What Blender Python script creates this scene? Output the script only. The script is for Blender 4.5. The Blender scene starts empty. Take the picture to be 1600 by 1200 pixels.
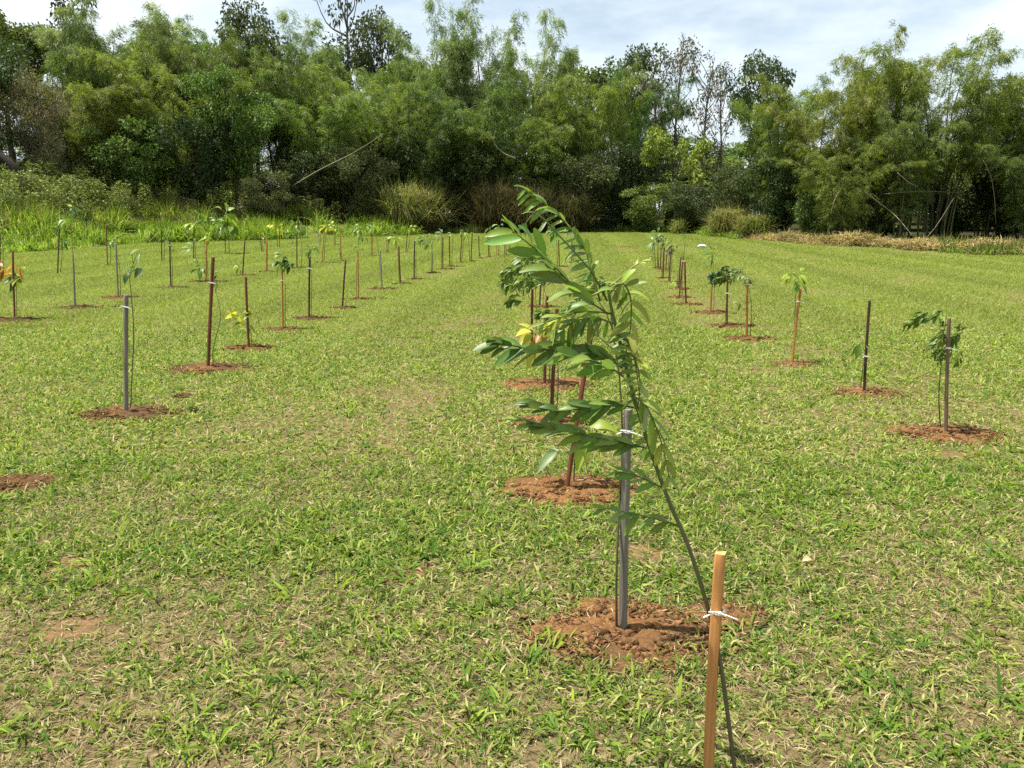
import bpy, math, random
import numpy as np
from mathutils import Vector

random.seed(11)
rng = np.random.default_rng(11)
sc = bpy.context.scene
COL = sc.collection
PI = math.pi

# ------------------------------------------------------------------ camera
F, CX, CY, HOR, H = 1230.0, 800.0, 600.0, 333.0, 1.6      # photo is 1600 x 1200
PITCH = math.atan((CY - HOR) / F)
cam_d = bpy.data.cameras.new('camera')
cam_d.sensor_width = 36.0
cam_d.lens = F / 1600.0 * 36.0
cam_d.clip_end = 2000.0
cam = bpy.data.objects.new('camera', cam_d)
COL.objects.link(cam)
cam.location = (0, 0, H)
cam.rotation_euler = (PI / 2 - PITCH, 0, 0)
sc.camera = cam

# ------------------------------------------------------------------ sky and sun
SUN_EL, SUN_AZ = math.radians(70), math.radians(-86)      # azimuth from +Y (view axis), negative = left
world = bpy.data.worlds.new('World')
sc.world = world
world.use_nodes = True
wn, wl = world.node_tree.nodes, world.node_tree.links
wn.clear()
w_out = wn.new('ShaderNodeOutputWorld')
w_bg = wn.new('ShaderNodeBackground')
w_sky = wn.new('ShaderNodeTexSky')
w_sky.sky_type = 'NISHITA'
w_sky.sun_disc = False
w_sky.sun_elevation = SUN_EL
w_sky.sun_rotation = SUN_AZ
w_sky.air_density = 1.0
w_sky.dust_density = 2.2
w_sky.ozone_density = 1.0
w_tc = wn.new('ShaderNodeTexCoord')
w_map = wn.new('ShaderNodeMapping')
w_map.inputs['Scale'].default_value = (1.0, 1.0, 2.8)
w_map.inputs['Location'].default_value = (0.35, 0.1, 0.2)
w_ns = wn.new('ShaderNodeTexNoise')
w_ns.inputs['Scale'].default_value = 3.4
w_ns.inputs['Detail'].default_value = 9
w_ns.inputs['Roughness'].default_value = 0.58
w_rp = wn.new('ShaderNodeValToRGB')
w_rp.color_ramp.elements[0].position = 0.36
w_rp.color_ramp.elements[0].color = (0.28, 0.28, 0.28, 1)
w_rp.color_ramp.elements[1].position = 0.68
w_rp.color_ramp.elements[1].color = (0.95, 0.95, 0.95, 1)
w_mx = wn.new('ShaderNodeMixRGB')
w_mx.inputs['Color2'].default_value = (8.8, 9.35, 9.75, 1)     # sunlit thin cloud
wl.new(w_tc.outputs['Generated'], w_map.inputs['Vector'])
wl.new(w_map.outputs['Vector'], w_ns.inputs['Vector'])
wl.new(w_ns.outputs['Fac'], w_rp.inputs['Fac'])
wl.new(w_rp.outputs['Color'], w_mx.inputs['Fac'])
w_tint = wn.new('ShaderNodeMixRGB')
w_tint.blend_type = 'MULTIPLY'
w_tint.inputs['Fac'].default_value = 1.0
w_tint.inputs['Color2'].default_value = (1.0, 1.10, 1.06, 1)
wl.new(w_sky.outputs['Color'], w_tint.inputs['Color1'])
wl.new(w_tint.outputs['Color'], w_mx.inputs['Color1'])
wl.new(w_mx.outputs['Color'], w_bg.inputs['Color'])
w_bg.inputs['Strength'].default_value = 0.066
wl.new(w_bg.outputs['Background'], w_out.inputs['Surface'])

sun_d = bpy.data.lights.new('sun', 'SUN')
sun_d.energy = 5.0
sun_d.angle = math.radians(0.55)
sun_d.color = (1.0, 0.95, 0.87)
sun = bpy.data.objects.new('sun', sun_d)
COL.objects.link(sun)
sdir = Vector((math.sin(SUN_AZ) * math.cos(SUN_EL), math.cos(SUN_AZ) * math.cos(SUN_EL), math.sin(SUN_EL)))
sun.rotation_euler = sdir.to_track_quat('Z', 'Y').to_euler()
sun.location = (0, 0, 60)

sc.view_settings.view_transform = 'Standard'
sc.view_settings.look = 'None'
sc.view_settings.exposure = 1.15
sc.view_settings.gamma = 1.0
sc.render.engine = 'CYCLES'
sc.cycles.max_bounces = 6
sc.cycles.diffuse_bounces = 3
sc.cycles.glossy_bounces = 2
sc.cycles.transmission_bounces = 4
sc.cycles.caustics_reflective = False
sc.cycles.caustics_refractive = False
sc.cycles.use_adaptive_sampling = True
sc.cycles.adaptive_threshold = 0.015
sc.cycles.use_denoising = False

# ------------------------------------------------------------------ view geometry
def ray(px, py):
    u, v = (px - CX) / F, (CY - py) / F
    return Vector((u, math.cos(PITCH) + v * math.sin(PITCH), -math.sin(PITCH) + v * math.cos(PITCH)))

def at(px, py, Y):
    d = ray(px, py)
    return Vector((0, 0, H)) + d * (Y / d.y)

# edge of the mown lawn: photo azimuth -> distance
EDGE = [(-700, 30), (-250, 30), (0, 31), (120, 35), (250, 42), (400, 45), (600, 51), (700, 56), (950, 60), (1050, 58),
        (1130, 47), (1250, 38), (1400, 32.5), (1530, 30), (1650, 29.5), (2300, 29)]
EU = np.array([(p - CX) / F / math.cos(PITCH) for p, _ in EDGE])
EB = np.array([b for _, b in EDGE])

def sstep(a, b, x):
    t = np.clip((x - a) / (b - a), 0, 1)
    return t * t * (3 - 2 * t)

def edge_of(x, y):
    return np.interp(x / np.maximum(y, 1e-3), EU, EB)

def hash2(ix, iy, seed):
    h = (ix * 374761393 + iy * 668265263 + seed * 974634777) & 0x7fffffff
    h = ((h ^ (h >> 13)) * 1274126177) & 0x7fffffff
    return ((h ^ (h >> 16)) & 0xffff) / 65535.0

def vnoise(x, y, seed=0):
    x = np.asarray(x, float); y = np.asarray(y, float)
    ix = np.floor(x).astype(np.int64); iy = np.floor(y).astype(np.int64)
    fx, fy = x - ix, y - iy
    fx = fx * fx * (3 - 2 * fx); fy = fy * fy * (3 - 2 * fy)
    a = hash2(ix, iy, seed); b = hash2(ix + 1, iy, seed); c = hash2(ix, iy + 1, seed); d = hash2(ix + 1, iy + 1, seed)
    return (a * (1 - fx) + b * fx) * (1 - fy) + (c * (1 - fx) + d * fx) * fy

def fbm(x, y, seed=0, o=4):
    s, a, t = 0.0, 0.5, 0.0
    for k in range(o):
        s = s + a * vnoise(x * 2 ** k, y * 2 ** k, seed + k * 17); t += a; a *= 0.5
    return s / t

def Zg(x, y):
    x = np.asarray(x, float); y = np.asarray(y, float)
    u = x / np.maximum(y, 1e-3)
    b = edge_of(x, y)
    z = 0.008 * np.clip(y - 30, 0, 60)
    left = 1 - sstep(-0.19, -0.03, u)
    z = z + left * (0.75 * sstep(-1.0, 5.0, y - b) + 2.1 * sstep(4, 14, y - b)) * (y > 1)
    right = sstep(0.27, 0.36, u)
    z = z + right * 0.15 * sstep(-0.5, 2.5, y - b) * (y > 1)
    z = z + 0.05 * (fbm(x * 0.12, y * 0.12, 5, 2) - 0.5) * np.clip(y / 12, 0, 1)
    return z

def ground(px, py):
    d = ray(px, py)
    t = H / -d.z if d.z < -1e-4 else 200
    for _ in range(12):
        p = d * t
        z = float(Zg(p.x, p.y))
        t = (H - z) / -d.z if d.z < -1e-4 else t
        t = min(t, 140)
    p = d * t
    return Vector((p.x, p.y, float(Zg(p.x, p.y))))

# ------------------------------------------------------------------ object helpers
def link(o, parent=None):
    COL.objects.link(o)
    if parent is not None:
        o.parent = parent
    return o

def tag(o, label, cat, group=None, kind=None):
    if label: o['label'] = label
    if cat: o['category'] = cat
    if group: o['group'] = group
    if kind: o['kind'] = kind
    return o

def empty(name, loc, label, cat, group=None, rz=0.0):
    o = bpy.data.objects.new(name, None)
    o.location = loc
    o.rotation_euler = (0, 0, rz)
    o.empty_display_size = 0.2
    link(o)
    return tag(o, label, cat, group)

class MB:
    """collects vertices, faces and a colour per vertex"""
    def __init__(s):
        s.v, s.c, s.f3, s.f4, s.n = [], [], [], [], 0
    def add(s, V, C, q=None, t=None):
        V = np.asarray(V, np.float32).reshape(-1, 3)
        C = np.asarray(C, np.float32)
        if C.ndim == 1: C = np.tile(C[:3], (len(V), 1))
        s.v.append(V); s.c.append(C[:, :3])
        if q is not None and len(q): s.f4.append(np.asarray(q, np.int64).reshape(-1, 4) + s.n)
        if t is not None and len(t): s.f3.append(np.asarray(t, np.int64).reshape(-1, 3) + s.n)
        s.n += len(V)
    def mesh(s, name, mat, smooth=False):
        V = np.concatenate(s.v); C = np.concatenate(s.c)
        q = np.concatenate(s.f4) if s.f4 else np.zeros((0, 4), np.int64)
        t = np.concatenate(s.f3) if s.f3 else np.zeros((0, 3), np.int64)
        me = bpy.data.meshes.new(name)
        me.vertices.add(len(V)); me.vertices.foreach_set('co', V.ravel())
        me.loops.add(q.size + t.size)
        me.loops.foreach_set('vertex_index', np.concatenate([q.ravel(), t.ravel()]).astype(np.int32))
        me.polygons.add(len(q) + len(t))
        st = np.concatenate([np.arange(len(q)) * 4, q.size + np.arange(len(t)) * 3]).astype(np.int32)
        me.polygons.foreach_set('loop_start', st)
        if smooth:
            me.polygons.foreach_set('use_smooth', np.ones(len(q) + len(t), bool))
        a = me.attributes.new('Col', 'FLOAT_COLOR', 'POINT')
        a.data.foreach_set('color', np.concatenate([C, np.ones((len(C), 1), np.float32)], 1).ravel())
        me.materials.append(mat)
        me.update(calc_edges=True)
        return me
    def obj(s, name, mat, parent=None, smooth=False, loc=None):
        o = bpy.data.objects.new(name, s.mesh(name, mat, smooth))
        if loc is not None: o.location = loc
        return link(o, parent)

def unit(a):
    a = np.asarray(a, float)
    return a / np.maximum(np.linalg.norm(a, axis=-1, keepdims=True), 1e-9)

def tube(mb, pts, rad, col, k=6, col2=None):
    P = np.array([tuple(p) for p in pts], float)
    n = len(P)
    R = np.full(n, rad, float) if np.isscalar(rad) else np.interp(np.linspace(0, 1, n), np.linspace(0, 1, len(rad)), rad)
    T = unit(np.gradient(P, axis=0))
    ref = np.array([1.0, 0.13, 0.07]) if abs(T[0, 2]) > 0.7 else np.array([0.05, 0.02, 1.0])
    A = unit(np.cross(T, ref)); B = np.cross(T, A)
    ang = np.arange(k) / k * 2 * PI
    V = P[:, None] + R[:, None, None] * (A[:, None] * np.cos(ang)[None, :, None] + B[:, None] * np.sin(ang)[None, :, None])
    idx = np.arange(n * k).reshape(n, k)
    q = np.stack([idx[:-1], np.roll(idx[:-1], -1, 1), np.roll(idx[1:], -1, 1), idx[1:]], -1).reshape(-1, 4)
    C = np.tile(np.asarray(col, float)[:3], (n * k, 1))
    if col2 is not None:
        w = np.repeat(np.linspace(0, 1, n), k)[:, None]
        C = C * (1 - w) + np.asarray(col2, float)[:3] * w
    V = V.reshape(-1, 3)
    caps = [[idx[0, 0], idx[0, i + 1], idx[0, i]] for i in range(1, k - 1)] + [[idx[-1, 0], idx[-1, i], idx[-1, i + 1]] for i in range(1, k - 1)]
    mb.add(V, C, q=q, t=caps)

def spline(pts, n):
    """Catmull-Rom through the points"""
    P = np.array([tuple(p) for p in pts], float)
    P = np.concatenate([[2 * P[0] - P[1]], P, [2 * P[-1] - P[-2]]])
    m = len(P) - 3
    out = []
    for t in np.linspace(0, m - 1e-6, n):
        i = int(t); f = t - i
        a, b, c, d = P[i:i + 4]
        out.append(0.5 * ((2 * b) + (-a + c) * f + (2 * a - 5 * b + 4 * c - d) * f * f + (-a + 3 * b - 3 * c + d) * f ** 3))
    return np.array(out)

def kites(mb, P, D, L, W, C, droop=0.25, plane=None):
    """n small leaves: a folded kite each (4 corners), D direction"""
    n = len(P)
    D = unit(D)
    R = rng.normal(size=(n, 3)) if plane is None else plane + rng.normal(0, 0.35, (n, 3))
    S = unit(np.cross(D, R))
    L = np.broadcast_to(L, n)[:, None]; W = np.broadcast_to(W, n)[:, None]
    mid = P + D * L * 0.42
    tip = P + D * L; tip = tip - np.array([0, 0, 1.0]) * L * droop
    V = np.stack([P, mid + S * W * 0.5, tip, mid - S * W * 0.5], 1).reshape(-1, 3)
    q = np.arange(4 * n).reshape(n, 4)
    mb.add(V, np.repeat(C, 4, 0), q=q)

def mixcol(a, b, t):
    t = np.asarray(t)[:, None]
    return np.asarray(a, float)[None] * (1 - t) + np.asarray(b, float)[None] * t

# ------------------------------------------------------------------ materials
def new_mat(name):
    m = bpy.data.materials.new(name)
    m.use_nodes = True
    n, l = m.node_tree.nodes, m.node_tree.links
    n.clear()
    return m, n, l

def leaf_mat(name, trans=0.3, rough=0.5, spec=0.25, var=0.0, tr_tint=(1.25, 1.35, 0.6)):
    m, n, l = new_mat(name)
    out = n.new('ShaderNodeOutputMaterial')
    at_ = n.new('ShaderNodeAttribute'); at_.attribute_name = 'Col'
    src = at_.outputs['Color']
    if var > 0:
        oi = n.new('ShaderNodeObjectInfo')
        hs = n.new('ShaderNodeHueSaturation')
        mr = n.new('ShaderNodeMapRange')
        mr.inputs['To Min'].default_value = 0.5 - 0.035 * var
        mr.inputs['To Max'].default_value = 0.5 + 0.025 * var
        mv = n.new('ShaderNodeMath'); mv.operation = 'MULTIPLY_ADD'
        mf = n.new('ShaderNodeMath'); mf.operation = 'FRACT'
        mm = n.new('ShaderNodeMath'); mm.operation = 'MULTIPLY'; mm.inputs[1].default_value = 7.31
        l.new(oi.outputs['Random'], mr.inputs['Value']); l.new(mr.outputs['Result'], hs.inputs['Hue'])
        l.new(oi.outputs['Random'], mm.inputs[0]); l.new(mm.outputs[0], mf.inputs[0])
        l.new(mf.outputs[0], mv.inputs[0]); mv.inputs[1].default_value = 0.4 * var; mv.inputs[2].default_value = 1 - 0.2 * var
        l.new(mv.outputs[0], hs.inputs['Value']); l.new(src, hs.inputs['Color'])
        src = hs.outputs['Color']
    p = n.new('ShaderNodeBsdfPrincipled')
    p.inputs['Roughness'].default_value = rough
    p.inputs['Specular IOR Level'].default_value = spec
    l.new(src, p.inputs['Base Color'])
    t = n.new('ShaderNodeBsdfTranslucent')
    mt = n.new('ShaderNodeMixRGB'); mt.blend_type = 'MULTIPLY'; mt.inputs['Fac'].default_value = 1
    mt.inputs['Color2'].default_value = (*tr_tint, 1)
    l.new(src, mt.inputs['Color1']); l.new(mt.outputs['Color'], t.inputs['Color'])
    mx = n.new('ShaderNodeMixShader'); mx.inputs['Fac'].default_value = trans
    l.new(p.outputs['BSDF'], mx.inputs[1]); l.new(t.outputs['BSDF'], mx.inputs[2])
    l.new(mx.outputs['Shader'], out.inputs['Surface'])
    return m

def solid_mat(name, rough=0.85, spec=0.2, nscale=30.0, namt=0.35, stretch=(1, 1, 1), bump=0.3, bscale=None, coord='Object'):
    """vertex colour broken up by noise, with bump"""
    m, n, l = new_mat(name)
    out = n.new('ShaderNodeOutputMaterial')
    p = n.new('ShaderNodeBsdfPrincipled')
    p.inputs['Roughness'].default_value = rough
    p.inputs['Specular IOR Level'].default_value = spec
    a = n.new('ShaderNodeAttribute'); a.attribute_name = 'Col'
    tc = n.new('ShaderNodeTexCoord'); mp = n.new('ShaderNodeMapping'); mp.inputs['Scale'].default_value = stretch
    ns = n.new('ShaderNodeTexNoise'); ns.inputs['Scale'].default_value = nscale; ns.inputs['Detail'].default_value = 6
    ns.inputs['Roughness'].default_value = 0.65
    mr = n.new('ShaderNodeMapRange'); mr.inputs['From Min'].default_value = 0.25; mr.inputs['From Max'].default_value = 0.75
    mr.inputs['To Min'].default_value = 1 - namt; mr.inputs['To Max'].default_value = 1 + namt
    mu = n.new('ShaderNodeVectorMath'); mu.operation = 'SCALE'
    l.new(tc.outputs[coord], mp.inputs['Vector']); l.new(mp.outputs['Vector'], ns.inputs['Vector'])
    l.new(ns.outputs['Fac'], mr.inputs['Value']); l.new(a.outputs['Color'], mu.inputs[0]); l.new(mr.outputs['Result'], mu.inputs['Scale'])
    l.new(mu.outputs['Vector'], p.inputs['Base Color'])
    if bump:
        b = n.new('ShaderNodeBump'); b.inputs['Strength'].default_value = bump; b.inputs['Distance'].default_value = 0.01
        l.new(ns.outputs['Fac'], b.inputs['Height']); l.new(b.outputs['Normal'], p.inputs['Normal'])
    l.new(p.outputs['BSDF'], out.inputs['Surface'])
    return m

M_GRASS = leaf_mat('grass_blades', 0.36, 0.55, 0.12)
M_TALL = leaf_mat('tall_grass_blades', 0.38, 0.55, 0.15)
def pale_underside(m):
    n, l = m.node_tree.nodes, m.node_tree.links
    p = next(x for x in n if x.type == 'BSDF_PRINCIPLED')
    src = p.inputs['Base Color'].links[0].from_socket
    ge = n.new('ShaderNodeNewGeometry')
    mx = n.new('ShaderNodeMixRGB'); mu = n.new('ShaderNodeMixRGB')
    mu.inputs['Fac'].default_value = 0.42
    mu.inputs['Color2'].default_value = (0.36, 0.42, 0.30, 1)
    l.new(src, mu.inputs['Color1'])
    l.new(ge.outputs['Backfacing'], mx.inputs['Fac'])
    l.new(src, mx.inputs['Color1']); l.new(mu.outputs['Color'], mx.inputs['Color2'])
    l.new(mx.outputs['Color'], p.inputs['Base Color'])
    return m
M_LEAF = pale_underside(leaf_mat('sapling_leaf', 0.36, 0.42, 0.3))
M_TREE = leaf_mat('tree_leaf', 0.25, 0.55, 0.2, var=0.6)
M_BAMB = leaf_mat('bamboo_leaf', 0.42, 0.5, 0.25, var=0.8)
M_BARK = solid_mat('bark', 0.9, 0.1, 14, 0.4, (1, 1, 0.3), 0.6)
M_STEM = solid_mat('sapling_stem', 0.7, 0.2, 60, 0.2, (1, 1, 0.2), 0.2)
M_WOOD = solid_mat('stake_wood', 0.75, 0.2, 55, 0.38, (1.4, 1.4, 0.06), 0.45)
M_SOIL = solid_mat('dug_soil', 0.95, 0.05, 60, 0.5, (1, 1, 1), 1.0)
M_GROUND = solid_mat('lawn_soil', 1.0, 0.0, 38, 0.45, (1, 1, 1), 0.8)
M_TIE = solid_mat('tie_string', 0.6, 0.3, 300, 0.05, (1, 1, 1), 0.1)
M_CULM = solid_mat('bamboo_culm', 0.6, 0.3, 4, 0.3, (1, 1, 0.5), 0.1)

# ------------------------------------------------------------------ planting table (photo pixels)
# row, stake top, stake base, colour, soil half width px (0 none), sapling spec
RAW = (0.40, 0.195, 0.062)
BRN = (0.17, 0.115, 0.07)
GREY, ORNG, RED, DARK, PALE = (0.185, 0.168, 0.132), (0.33, 0.145, 0.042), (0.12, 0.042, 0.022), (0.065, 0.032, 0.02), (0.28, 0.25, 0.19)
CNAME = {RAW: 'fresh orange-brown', BRN: 'weathered brown', GREY: 'weathered grey', ORNG: 'orange-brown', RED: 'reddish brown', DARK: 'dark brown', PALE: 'pale'}
G1, G2, LIME, YEL, ORA, PALEG = (0.10, 0.17, 0.025), (0.05, 0.10, 0.022), (0.22, 0.29, 0.03), (0.36, 0.36, 0.04), (0.30, 0.14, 0.03), (0.20, 0.27, 0.12)
# sapling: (stem [px points from ground up], [(cx, cy, rx, ry, n, leaf px, colour, style)], words)
# style: b broad, p pinnate drooping, n narrow
ROWS = {'right': 'right row', 'middle': 'middle row', 'left': 'first left row',
        'second': 'second left row', 'third': 'outermost left row'}
T = []
def spot(row, tx, ty, bx, by, col, soil=0, stem=None, leaves=None, words='', tie=None, th=0.0215):
    T.append(dict(row=row, top=(tx, ty), base=(bx, by), col=col, soil=soil, stem=stem, leaves=leaves, words=words, tie=tie, th=th))
# right-hand row, front to back
spot('right', 1483, 497, 1478, 680, BRN, 86, [(1471, 672), (1467, 620), (1472, 560), (1482, 520)],
     [(1462, 508, 26, 12, 9, 36, G1, 'p'), (1496, 535, 16, 22, 10, 30, G1, 'p'), (1476, 545, 8, 12, 5, 22, G1, 'p')], 'bending sapling with drooping feathery green leaves', 543)
spot('right', 1359, 470, 1350, 615, DARK, 56, [(1344, 612), (1348, 575), (1352, 545)],
     [(1345, 536, 9, 7, 6, 18, G1, 'b')], 'short sapling with a few narrow green leaves', 556)
spot('right', 1251, 451, 1237, 570, ORNG, 40, [(1240, 566), (1241, 520), (1243, 470), (1245, 440)],
     [(1238, 428, 16, 10, 14, 15, LIME, 'b'), (1247, 440, 8, 8, 8, 14, G1, 'b')], 'sapling with a tuft of light yellow-green leaves', 471)
spot('right', 1168, 436, 1167, 531, ORNG, 48, [(1172, 530), (1174, 480), (1169, 445), (1164, 426)],
     [(1160, 428, 8, 8, 7, 16, PALEG, 'p'), (1157, 470, 5, 4, 2, 12, G1, 'b')], 'slender sapling with pale drooping leaflets', 444)
spot('right', 1137, 430, 1136, 510, DARK, 32, [(1133, 508), (1135, 470), (1138, 430)],
     [(1132, 430, 9, 8, 10, 20, G2, 'p'), (1148, 434, 14, 10, 10, 20, G1, 'p')], 'sapling with a drooping cap of dark green leaves', 458)
spot('right', 1114, 425, 1110, 489, ORNG, 36, [(1115, 488), (1116, 450), (1114, 408)],
     [(1111, 397, 11, 10, 14, 15, G1, 'n')], 'tall thin sapling with a star of narrow leaves')
spot('right', 1070, 409, 1072, 476, RED, 28, [(1068, 474), (1066, 440), (1067, 420)], [(1060, 446, 4, 6, 3, 8, G1, 'b')], 'small sapling with tiny leaves')
spot('right', 1068, 400, 1061, 465, RED, 24, [(1064, 464), (1066, 420), (1070, 385), (1072, 362)], [(1070, 366, 3, 8, 5, 8, G2, 'n')], 'tall bare sapling leaning right above its stake', 408)
spot('right', 1064, 402, 1060, 452, DARK, 26, [(1058, 450), (1059, 420)], [(1056, 440, 4, 4, 3, 8, LIME, 'b')], 'small sapling with pale leaves')
spot('right', 1049, 388, 1045, 441, DARK, 16, [(1047, 440), (1050, 400), (1050, 382)], [(1053, 390, 6, 9, 12, 10, PALEG, 'p')], 'sapling with pale hanging leaves')
spot('right', 1038, 387, 1036, 435, RED, 18, [(1034, 434), (1036, 400), (1035, 378)], [(1036, 375, 7, 7, 12, 10, PALEG, 'p')], 'leafy sapling with pale green leaves')
spot('right', 1043, 386, 1040, 425, RED, 16, [(1044, 424), (1046, 395), (1050, 372)], [(1048, 376, 4, 5, 6, 8, G1, 'n')], 'thin sapling with narrow green leaves')
spot('right', 1033, 387, 1032, 422, RED, 16, [(1030, 421), (1028, 395), (1028, 372)], [(1026, 368, 7, 8, 12, 9, G1, 'b')], 'bushy sapling with small green leaves')
spot('right', 1028, 385, 1028, 419, ORNG, 14, [(1025, 419), (1023, 395), (1022, 378)], [(1020, 378, 6, 7, 12, 9, PALEG, 'b'), (1023, 402, 3, 4, 5, 7, LIME, 'b')], 'low bushy sapling with light leaves')
# middle row
spot('middle', 1126, 864, 1106, 1232, RAW, 0, tie=950, th=0.0265)
spot('middle', 982, 640, 973, 990, GREY, 158, [(964, 990), (963, 900), (967, 800), (972, 700), (969, 600), (958, 520), (950, 440)],
     [(935, 470, 20, 14, 3, 50, G1, 'p'), (905, 508, 20, 8, 3, 46, LIME, 'p'), (945, 440, 8, 10, 2, 30, LIME, 'p')], 'thin brown-stemmed sapling with dark pinnate leaves', 672, 0.0245)
spot('middle', 923, 528, 885, 768, RED, 118, [(896, 762), (898, 720), (900, 680), (904, 655)],
     [(912, 668, 14, 12, 9, 44, LIME, 'b'), (876, 704, 10, 6, 3, 36, PALEG, 'b')], 'low sapling with broad lime leaves')
spot('middle', 870, 483, 861, 663, RED, 70, [(868, 660), (872, 600), (870, 540), (862, 505)],
     [(836, 522, 14, 12, 7, 34, YEL, 'b'), (846, 515, 5, 10, 3, 26, ORA, 'b'), (868, 500, 10, 12, 6, 30, G1, 'p')], 'sapling with yellow and orange leaves')
spot('middle', 855, 463, 851, 602, RED, 75, [(858, 600), (860, 540), (855, 470), (845, 440)],
     [(830, 430, 26, 14, 7, 36, G1, 'p'), (862, 440, 18, 14, 5, 32, G1, 'p')], 'leafy sapling with drooping dark feathery leaves')
spot('middle', 832, 452, 831, 548, RED, 48, [(836, 546), (838, 500), (836, 450), (832, 425)],
     [(815, 436, 22, 12, 6, 30, G1, 'p'), (835, 410, 16, 14, 6, 30, G1, 'p'), (822, 470, 12, 10, 4, 28, G1, 'p')], 'sapling with spreading green leaves')
spot('middle', 846, 428, 843, 480, DARK, 30, [(848, 479), (850, 440), (846, 405)], [(848, 398, 16, 14, 11, 20, G1, 'p')], 'sapling with a rounded head of drooping green leaflets')
spot('middle', 873, 375, 874, 417, RED, 16, [(871, 416), (870, 380), (868, 360)], [(866, 360, 8, 8, 14, 11, G1, 'b')], 'small leafy sapling')
spot('middle', 894, 373, 893, 411, RED, 14, [(896, 410), (897, 380), (895, 362)], [(893, 362, 7, 6, 12, 10, PALEG, 'b')], 'small pale-leaved sapling')
# first row left of the middle
spot('left', 197, 461, 197, 648, GREY, 80, [(203, 640), (206, 590), (209, 520), (205, 460), (203, 430), (212, 400)],
     [(222, 420, 4, 8, 2, 24, G2, 'b'), (200, 424, 5, 7, 3, 22, G2, 'b'), (206, 398, 6, 6, 2, 18, G1, 'n'), (218, 392, 4, 8, 2, 18, PALEG, 'n')], 'wiry dark-stemmed sapling with five leaves at its tip', 479, 0.027)
spot('left', 333, 402, 325, 577, RED, 74, [(333, 572), (333, 545), (344, 500), (342, 475), (335, 450)],
     [(340, 425, 4, 6, 4, 10, G2, 'b'), (336, 440, 3, 4, 2, 8, G1, 'b')], 'thin bowed sapling with hardly any leaves', 441, 0.026)
spot('left', 384, 433, 389, 545, RED, 52, [(394, 543), (392, 520), (388, 495)],
     [(370, 494, 9, 5, 6, 18, YEL, 'b'), (394, 490, 7, 6, 6, 18, LIME, 'b'), (382, 505, 6, 6, 4, 14, G1, 'b')], 'low sapling with bright yellow-green leaves')
spot('left', 441, 420, 442, 516, ORNG, 40, [(445, 515), (446, 460), (444, 410)],
     [(436, 410, 8, 5, 8, 14, G2, 'b'), (455, 412, 6, 8, 8, 14, G2, 'b'), (442, 396, 6, 5, 6, 12, G1, 'b')], 'sapling with a spread of dark green leaves', 438)
spot('left', 484, 402, 483, 498, DARK, 38, [(486, 497), (487, 440), (485, 400)], [(486, 390, 8, 6, 10, 11, G2, 'b')], 'sapling with a small tuft of dark leaves', 419)
spot('left', 540, 407, 535, 482, DARK, 28, [(538, 481), (541, 470), (543, 460)], [(543, 456, 3, 4, 3, 9, G1, 'b')], 'very short sapling with a single tuft of leaves')
spot('left', 559, 392, 560, 468, ORNG, 26, [(557, 467), (557, 420), (561, 375), (561, 355)],
     [(561, 358, 4, 9, 8, 10, G1, 'b'), (566, 368, 5, 4, 6, 9, G1, 'b'), (560, 387, 5, 5, 6, 9, G1, 'b')], 'tall sapling with leaves in tiers along its stem')
spot('left', 594, 392, 597, 452, GREY, 30, [(596, 451), (593, 410), (590, 380), (586, 356)], [(586, 354, 4, 4, 6, 9, G1, 'b')], 'tall thin sapling with leaves only at its tip')
spot('left', 623, 385, 626, 444, RED, 20, [(624, 443), (622, 400), (619, 380)], [(617, 373, 6, 5, 8, 9, LIME, 'b')], 'sapling with lime leaves above its stake')
spot('left', 648, 376, 647, 437, DARK, 18, [(650, 436), (650, 400), (653, 376)], [(655, 372, 4, 6, 8, 8, G1, 'b')], 'sapling with a few green leaves')
spot('left', 675, 378, 674, 427, PALE, 14, [(676, 426), (675, 390), (670, 370)],
     [(663, 375, 8, 5, 12, 11, G2, 'n'), (670, 380, 5, 6, 8, 10, G2, 'n')], 'sapling with drooping narrow dark leaves')
spot('left', 692, 371, 692, 421, RED, 16, [(690, 420), (690, 385), (690, 368)], [(690, 366, 7, 5, 10, 9, PALEG, 'b')], 'sapling with pale leaves over its stake')
spot('left', 702, 369, 703, 417, RED, 16, [(705, 416), (707, 390), (708, 368)], [(708, 368, 4, 4, 5, 8, G1, 'b')], 'small sapling with few leaves')
spot('left', 722, 366, 719, 411, RED, 14, [(721, 410), (724, 380), (724, 362)], [(725, 363, 4, 4, 6, 8, G1, 'b')], 'thin sapling with a small leafy tip')
spot('left', 738, 362, 736, 409, DARK, 15, [(734, 408), (733, 385), (731, 368)], [(730, 367, 5, 4, 7, 9, LIME, 'b')], 'sapling with a lime leaf tuft')
spot('left', 748, 368, 749, 404, DARK, 10, [(750, 404), (750, 394)], [(750, 399, 2, 4, 4, 6, G2, 'b')], 'tiny dark sapling')
spot('left', 762, 366, 764, 402, RED, 10, [(766, 402), (765, 375), (766, 358)], [(766, 357, 4, 4, 6, 7, G1, 'b')], 'thin sapling with a small head of leaves')
spot('left', 777, 365, 776, 400, ORNG, 10, [(779, 400), (780, 370), (780, 354)], [(780, 353, 5, 5, 7, 8, PALEG, 'b')], 'taller sapling with whitish leaves')
spot('left', 789, 372, 789, 399, DARK, 8, [(791, 399), (792, 380)], [(794, 380, 4, 3, 5, 7, LIME, 'b')], 'small light green sapling')
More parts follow.
